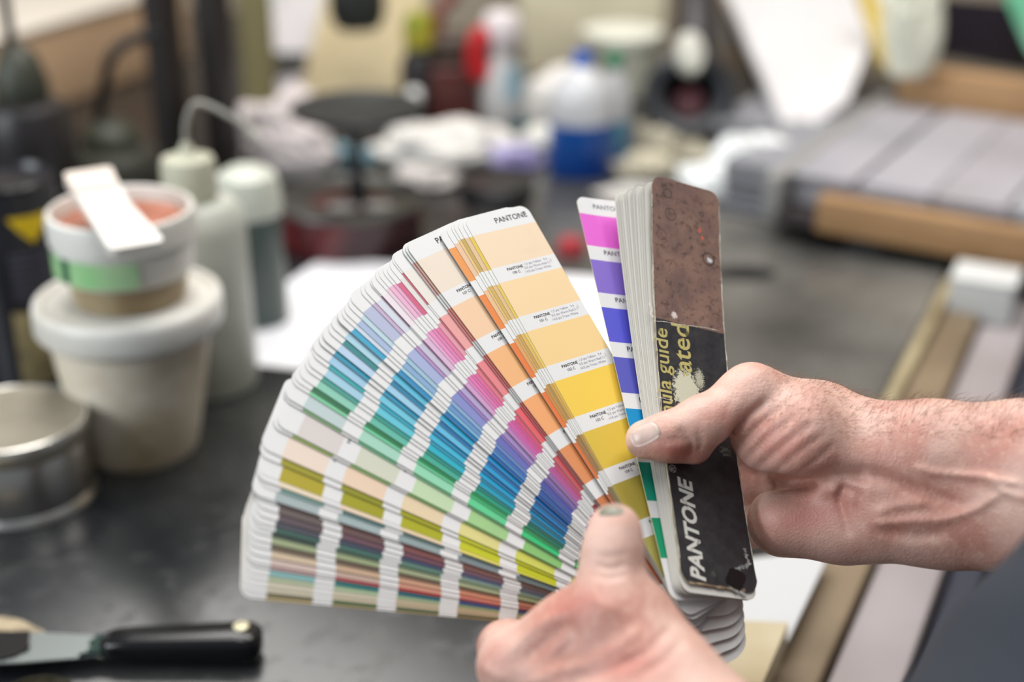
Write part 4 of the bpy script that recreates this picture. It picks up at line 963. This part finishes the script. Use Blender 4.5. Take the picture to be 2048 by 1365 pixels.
rs += [([(1462, 872), (1478, 852), (1500, 828), (1535, 800)], -.0026, 8),
       ([(1470, 902), (1520, 850), (1565, 812)], -.0011, 6), ([(1486, 925), (1545, 868), (1600, 828)], -.0010, 5),
       ([(1510, 940), (1575, 885), (1625, 845)], -.0010, 5), ([(1545, 950), (1605, 900), (1650, 868)], -.0009, 5), ([(1590, 952), (1640, 915), (1672, 885)], -.0009, 5),
       ([(1478, 915), (1532, 860), (1580, 820)], .0004, 4), ([(1498, 934), (1560, 876), (1612, 836)], .0004, 4), ([(1528, 946), (1590, 892), (1638, 856)], .0004, 4),
       ([(1448, 845), (1455, 815), (1475, 790)], -.0004, 4), ([(1470, 845), (1484, 815), (1505, 790)], -.0005, 4),
       ([(1530, 968), (1600, 962), (1680, 950), (1745, 952)], -.0050, 16), ([(1600, 985), (1660, 968), (1720, 985)], -.0018, 9),
       ([(1690, 962), (1680, 1000), (1690, 1040), (1700, 1075)], -.0016, 9), ([(1722, 975), (1716, 1020), (1730, 1060)], -.0008, 7),
       ([(1378, 912), (1384, 884), (1370, 866), (1352, 862)], -.0014, 7), ([(1398, 905), (1402, 880), (1394, 860)], -.0010, 6), ([(1352, 800+30), (1362, 838), (1366, 850)], -.0003, 4),
       ([(1400, 822), (1406, 838), (1404, 852)], -.0004, 4), ([(1416, 815), (1420, 832), (1418, 846)], -.0003, 4),
       ([(1326, 880), (1350, 880), (1380, 878)], -.0012, 7),
       ([(1835, 935), (1858, 945), (1905, 950), (1975, 955), (2048, 972)], .0018, 8), ([(1975, 958), (2010, 985), (2060, 1000)], .0016, 8), ([(2005, 985), (1950, 1020), (1890, 1040), (1820, 1042), (1735, 1050)], .0016, 9),
       ([(1735, 945), (1790, 962), (1850, 985), (1930, 1015)], -.0022, 14), ([(1760, 1062), (1830, 1072), (1900, 1066)], -.0016, 12), ([(1745, 1030), (1800, 1010), (1860, 1005)], .0014, 12),
       ([(1490, 760), (1505, 745), (1530, 745)], .0006, 14), ([(1760, 840), (1775, 848), (1790, 842)], -.0008, 9)]
def bounds(B, pad=.006):
    lo = np.min([np.minimum(a - ra, b - rb) for a, b, ra, rb, k in B.parts], 0) - pad; hi = np.max([np.maximum(a + ra, b + rb) for a, b, ra, rb, k in B.parts], 0) + pad
    return lo, hi
HR = .00125
lo, hi = bounds(rh); Vr, Fr = surface_nets(rh.f, lambda P: rh.f(P, False), lo, hi, HR)
# ---- left hand, from below, thumb on the cards
lh = Body()
lh.limb([((1229, 1060, .634), .0118), ((1226, 1100, .632), .0124), ((1223, 1140, .630), .0124), ((1216, 1232, .624), .0165)], .007)
lh.limb([((1222, 1240, .626), .0185), ((1262, 1262, .626), .0195), ((1330, 1380, .612), .0245), ((1455, 1560, .59), .033)], .012)
lh.limb([((1175, 1268, .634), .0170), ((1250, 1360, .622), .024)], .012)
lh.limb([((1028, 1335, .642), .0158), ((1110, 1340, .636), .0175), ((1300, 1500, .60), .030)], .012)
lh.limb([((1050, 1322, .642), .0150), ((1140, 1272, .636), .0165), ((1215, 1262, .63), .019)], .010)
lh.limb([((1040, 1430, .652), .0160), ((1200, 1480, .625), .024), ((1380, 1580, .60), .032)], .012)
lh.limb([((1090, 1530, .655), .0150), ((1300, 1600, .61), .028)], .012)
lh.limb([((1140, 1620, .655), .0135), ((1380, 1640, .60), .028)], .012)
for a, b, c, d in (((1028, 1335, .642, .0152), (1008, 1296, .672, .0118), (1062, 1225, .716, .0104), (1160, 1170, .732, .0090)),
                   ((1040, 1430, .652, .0155), (1012, 1385, .700, .0120), (1090, 1310, .735, .0106), (1190, 1250, .745, .0092)),
                   ((1090, 1530, .655, .0148), (1060, 1470, .700, .0115), (1140, 1380, .738, .0102), (1230, 1320, .748, .0088)),
                   ((1140, 1620, .655, .0130), (1120, 1560, .700, .0100), (1200, 1460, .735, .0088), (1270, 1390, .748, .0078))):
    lh.limb([(a[:3], a[3]), (b[:3], b[3]), (c[:3], c[3]), (d[:3], d[3])], .006)
lh.limb([((1455, 1560, .59), .033), ((1620, 1800, .56), .034), ((1850, 2150, .52), .042)], .018)
lh.strokes += [([(1190, 1130), (1222, 1140), (1250, 1128)], -.0012, 6), ([(1185, 1150), (1220, 1158), (1252, 1150)], -.0010, 5), ([(1188, 1110), (1222, 1118), (1252, 1108)], -.0008, 5), ([(1282, 1070), (1280, 1110), (1288, 1150)], -.0003, 5),
       ([(1120, 1345), (1180, 1325), (1240, 1290), (1290, 1255)], .0010, 12), ([(1150, 1365), (1215, 1345), (1280, 1310)], -.0010, 9), ([(1240, 1340), (1300, 1300), (1345, 1250)], -.0009, 8), ([(1270, 1360), (1330, 1320), (1370, 1280)], -.0008, 7),
       ([(1010, 1310), (1060, 1262), (1120, 1222)], .0014, 12), ([(1040, 1330), (1100, 1280), (1150, 1240)], -.0016, 12), ([(1160, 1250), (1140, 1290), (1110, 1330)], -.0010, 12), ([(1178, 1195), (1200, 1215), (1235, 1215)], .0008, 16),
       ([(1050, 1375), (1110, 1340), (1170, 1330)], .0012, 12), ([(960, 1330), (985, 1350), (1010, 1362)], .0008, 10)]
lo, hi = bounds(lh); Vl, Fl = surface_nets(lh.f, lambda P: lh.f(P, False), lo, hi, HR)
def skin_mat():
    m = bpy.data.materials.new('skin'); m.use_nodes = True; nt = m.node_tree; b = nt.nodes['Principled BSDF']; N_ = nt.nodes.new; Lk_ = nt.links.new
    tc = N_('ShaderNodeTexCoord')
    def noise(sc, det=4, rough=.5):
        n = N_('ShaderNodeTexNoise'); n.inputs['Scale'].default_value = sc; n.inputs['Detail'].default_value = det; n.inputs['Roughness'].default_value = rough; Lk_(tc.outputs['Object'], n.inputs['Vector']); return n.outputs['Fac']
    def mr(v_, a_, b_, c_=0, d_=1):
        r = N_('ShaderNodeMapRange'); r.inputs[1].default_value = a_; r.inputs[2].default_value = b_; r.inputs[3].default_value = c_; r.inputs[4].default_value = d_; Lk_(v_, r.inputs[0]); return r.outputs[0]
    def mix(f_, A_, B_):
        x = N_('ShaderNodeMix'); x.data_type = 'RGBA'; Lk_(f_, x.inputs[0])
        for s_, z in ((6, A_), (7, B_)):
            if isinstance(z, str): x.inputs[s_].default_value = lin(z)
            else: Lk_(z, x.inputs[s_])
        return x.outputs[2]
    c = mix(mr(noise(26, 3), .38, .66), 'd9b4a6', 'bf8a7c')
    c = mix(mr(noise(60, 4), .52, .75, 0, .4), c, 'b9705e')
    c = mix(mr(noise(240, 3), .5, .7, 0, .35), c, 'e4c0ac')
    c = mix(mr(noise(95, 5, .7), .66, .78, 0, .5), c, '8a6656')
    at = N_('ShaderNodeVertexColor'); at.layer_name = 'tone'; sp = N_('ShaderNodeSeparateColor'); Lk_(at.outputs['Color'], sp.inputs[0])
    c = mix(sp.outputs[0], c, 'b4544a'); c = mix(sp.outputs[1], c, '5a564a')
    Lk_(c, b.inputs['Base Color']); b.inputs['Roughness'].default_value = .46; b.inputs['Specular IOR Level'].default_value = .45
    b.inputs['Subsurface Weight'].default_value = .15; b.inputs['Subsurface Radius'].default_value = (1, .3, .18); b.inputs['Subsurface Scale'].default_value = .004
    vo = N_('ShaderNodeTexVoronoi'); vo.inputs['Scale'].default_value = 900; Lk_(tc.outputs['Object'], vo.inputs['Vector'])
    ad = N_('ShaderNodeMath'); ad.operation = 'ADD'; Lk_(vo.outputs['Distance'], ad.inputs[0]); Lk_(mr(noise(350, 5, .6), 0, 1, 0, 1.6), ad.inputs[1])
    bp = N_('ShaderNodeBump'); bp.inputs['Strength'].default_value = .5; bp.inputs['Distance'].default_value = .00035; Lk_(ad.outputs[0], bp.inputs['Height']); Lk_(bp.outputs[0], b.inputs['Normal'])
    return m
V = np.concatenate([Vr, Vl]); Fq = np.concatenate([Fr, Fl + len(Vr)])
# a little smoothing
def relax(V, F, it=3, lam=.5):
    for _ in range(it):
        acc = np.zeros_like(V); cnt = np.zeros(len(V))
        for a in range(4):
            for b in ((a+1) % 4, (a-1) % 4): np.add.at(acc, F[:, a], V[F[:, b]]); np.add.at(cnt, F[:, a], 1)
        V = V * (1-lam) + lam * acc / np.maximum(cnt, 1)[:, None]
    return V
V = relax(V, Fq, 2)
PORG = c2w(K(1900, 1200, .66))
Wv = c2w(V) - PORG
me = bpy.data.meshes.new('person'); me.vertices.add(len(Wv)); me.vertices.foreach_set('co', Wv.astype(np.float32).ravel())
me.loops.add(len(Fq) * 4); me.loops.foreach_set('vertex_index', Fq.astype(np.int32).ravel()); me.polygons.add(len(Fq)); me.polygons.foreach_set('loop_start', np.arange(0, len(Fq)*4, 4, dtype=np.int32)); me.update(calc_edges=True)
me.polygons.foreach_set('use_smooth', [True] * len(Fq)); me.materials.append(skin_mat())
tone = me.color_attributes.new('tone', 'FLOAT_COLOR', 'POINT')
X = 1024 - F_PX * V[:, 0] / V[:, 2]; Y = 682.5 + F_PX * V[:, 1] / V[:, 2]
def blob(cx, cy, rx, ry): return np.exp(-(((X-cx)/rx)**2 + ((Y-cy)/ry)**2))
red = .5*blob(1355, 905, 50, 22) + .45*blob(1600, 1035, 70, 45) + .35*blob(1560, 900, 60, 50) + .4*blob(1150, 1215, 60, 40) + .5*blob(1240, 1330, 90, 40) + .35*blob(1440, 830, 40, 30) + .4*blob(1690, 1010, 50, 50) + .3*blob(1000, 1320, 40, 40)
dirt = .55*blob(1262, 905, 16, 14) + .35*blob(1300, 928, 60, 10) + .6*blob(1215, 1010, 34, 12) + .35*blob(1560, 990, 40, 25) + .3*blob(1392, 880, 14, 14) + .25*blob(1150, 1320, 60, 20) + .2*blob(1190, 1210, 14, 8)
col = np.zeros((len(V), 4), np.float32); col[:, 0] = np.clip(red, 0, .8); col[:, 1] = np.clip(dirt, 0, .8); col[:, 3] = 1
tone.data.foreach_set('color', col.ravel())
person = bpy.data.objects.new('person', me); C.objects.link(person); person.location = PORG
tag(person, 'person in a dark blue grey shirt holding the fanned colour guide in both hands', 'person')
me.validate()
# ---- nails: thin plates laid on the thumb tips
def march(B, px, py, z0=.55):
    d = ray(px, py); t = z0; L_ = np.linalg.norm(d)
    best = (9, t)
    for _ in range(45):
        q = float(B.f((d*t)[None], False)[0])
        if abs(q) < best[0]: best = (abs(q), t)
        t += q / L_ * .95
        if abs(q) < 3e-5 or t > .85: break
    return d * best[1]
def nail(B, quad, name, mat, nu=11, nv=9, th=.0006, pw=3.2):
    V_ = []; 
    for h in (0, 1):
        for i in range(nu):
            for j in range(nv):
                u_, v_ = i/(nu-1)*2-1, j/(nv-1)*2-1
                s_ = max(abs(u_), abs(v_)); n_ = (abs(u_)**pw + abs(v_)**pw)**(1/pw) if s_ > 0 else 1
                uu, vv = (u_*s_/n_, v_*s_/n_) if n_ > 0 else (0, 0); a_, b_ = (uu+1)/2, (vv+1)/2
                p = (np.array(quad[0])*(1-a_) + np.array(quad[1])*a_)*(1-b_) + (np.array(quad[3])*(1-a_) + np.array(quad[2])*a_)*b_
                q = march(B, *p); g = B.f(np.concatenate([q + np.eye(3)*5e-4, q - np.eye(3)*5e-4]), False); g = g[:3] - g[3:]; g /= np.linalg.norm(g)
                lift = th * (1 - .8*s_**4) if h else -.0006
                V_.append(c2w(q + g * lift) - PORG)
    F_ = []; o_ = nu*nv
    for i in range(nu-1):
        for j in range(nv-1): p = i*nv+j; F_.append((o_+p, o_+p+nv, o_+p+nv+1, o_+p+1)); F_.append((p+1, p+nv+1, p+nv, p))
    for i in range(nu-1):
        for j in (0, nv-1): p = i*nv+j; F_.append((p, p+nv, p+nv+o_, p+o_))
    for j in range(nv-1):
        for i in (0, nu-1): p = i*nv+j; F_.append((p, p+1, p+1+o_, p+o_))
    o = link_mesh(name, V_, F_, mat, person); return o
nm = pm('nail', 'cfb4aa', .28, col2='a9a294', ns=130, lo=.45, hi=.7, bump=.1, bs=300)
o = nail(rh, [(1253, 866), (1308, 837), (1327, 873), (1270, 900)], 'fingernail', nm); o['label'] = 'right thumbnail, pale with a dirty edge'
o = nail(lh, [(1196, 1034), (1202, 1016), (1242, 1014), (1250, 1030)], 'fingernail', pm('nail_dirty', '8c8a78', .35, col2='6c6c5c', ns=200)); o['label'] = 'left thumbnail, grey and dirty'
rim = [(1258, 872), (1262, 884), (1270, 893), (1282, 899), (1300, 894)]
# hairs along the back of the right hand and forearm
hr = random.Random(11); mb = MB()
P_ = V[:len(Vr)]; Xr, Yr = X[:len(Vr)], Y[:len(Vr)]
bm_n = np.zeros((len(me.vertices), 3), np.float32); me.vertices.foreach_get('normal', bm_n.ravel()); 
Nw = np.empty(len(me.vertices)*3, np.float32); me.vertices.foreach_get('normal', Nw); Nw = Nw.reshape(-1, 3)
cand = np.where((Xr > 1530) & (Xr < 2130) & (Yr < 880) & (Nw[:len(Vr), 2] > .55))[0]
hr_idx = [int(cand[hr.randrange(len(cand))]) for _ in range(1500)]
for i in hr_idx:
    p = Vector(Wv[i]); n_ = Vector(Nw[i]); t_ = Vector((hr.uniform(.2, 1), hr.uniform(-.7, .7), hr.uniform(-.2, .5))); t_ = (t_ - n_*t_.dot(n_)).normalized()
    L_ = hr.uniform(.003, .008) * (.7 if Xr[i] < 1700 else 1.1)
    a_ = hr.uniform(.25, .8)
    mb.tube([p - n_*.0004, p + n_*L_*a_*.6 + t_*L_*.35, p + n_*L_*a_*.9 + t_*L_*.95], [.00008, .00006, .00002], n=3, cap=False)
o = mb.build('arm_hair', pm('hair_brown', '6b4a34', .5), person, smooth=False); tag(o, kind='stuff')
# ---- shirt
sh = Body()
sh.limb([((2775, 1430, .50), .130), ((2570, 1810, .50), .138), ((2420, 2350, .50), .15)], .03)
sh.limb([((2560, 1030, .60), .060), ((2760, 1270, .52), .075)], .03)
lo, hi = bounds(sh, .012)
def shf(P):
    w_ = .0022*np.sin(P[..., 0]*70 + P[..., 1]*40) * np.sin(P[..., 1]*55 - P[..., 2]*30)
    return sh.f(P, False) + w_
Vs, Fs = surface_nets(shf, shf, lo, hi, .006)
Vs = relax(Vs, Fs, 2)
o = link_mesh('shirt', c2w(Vs) - PORG, Fs, pm('shirt_cloth', '262c36', .85, bump=.35, bs=900), person)
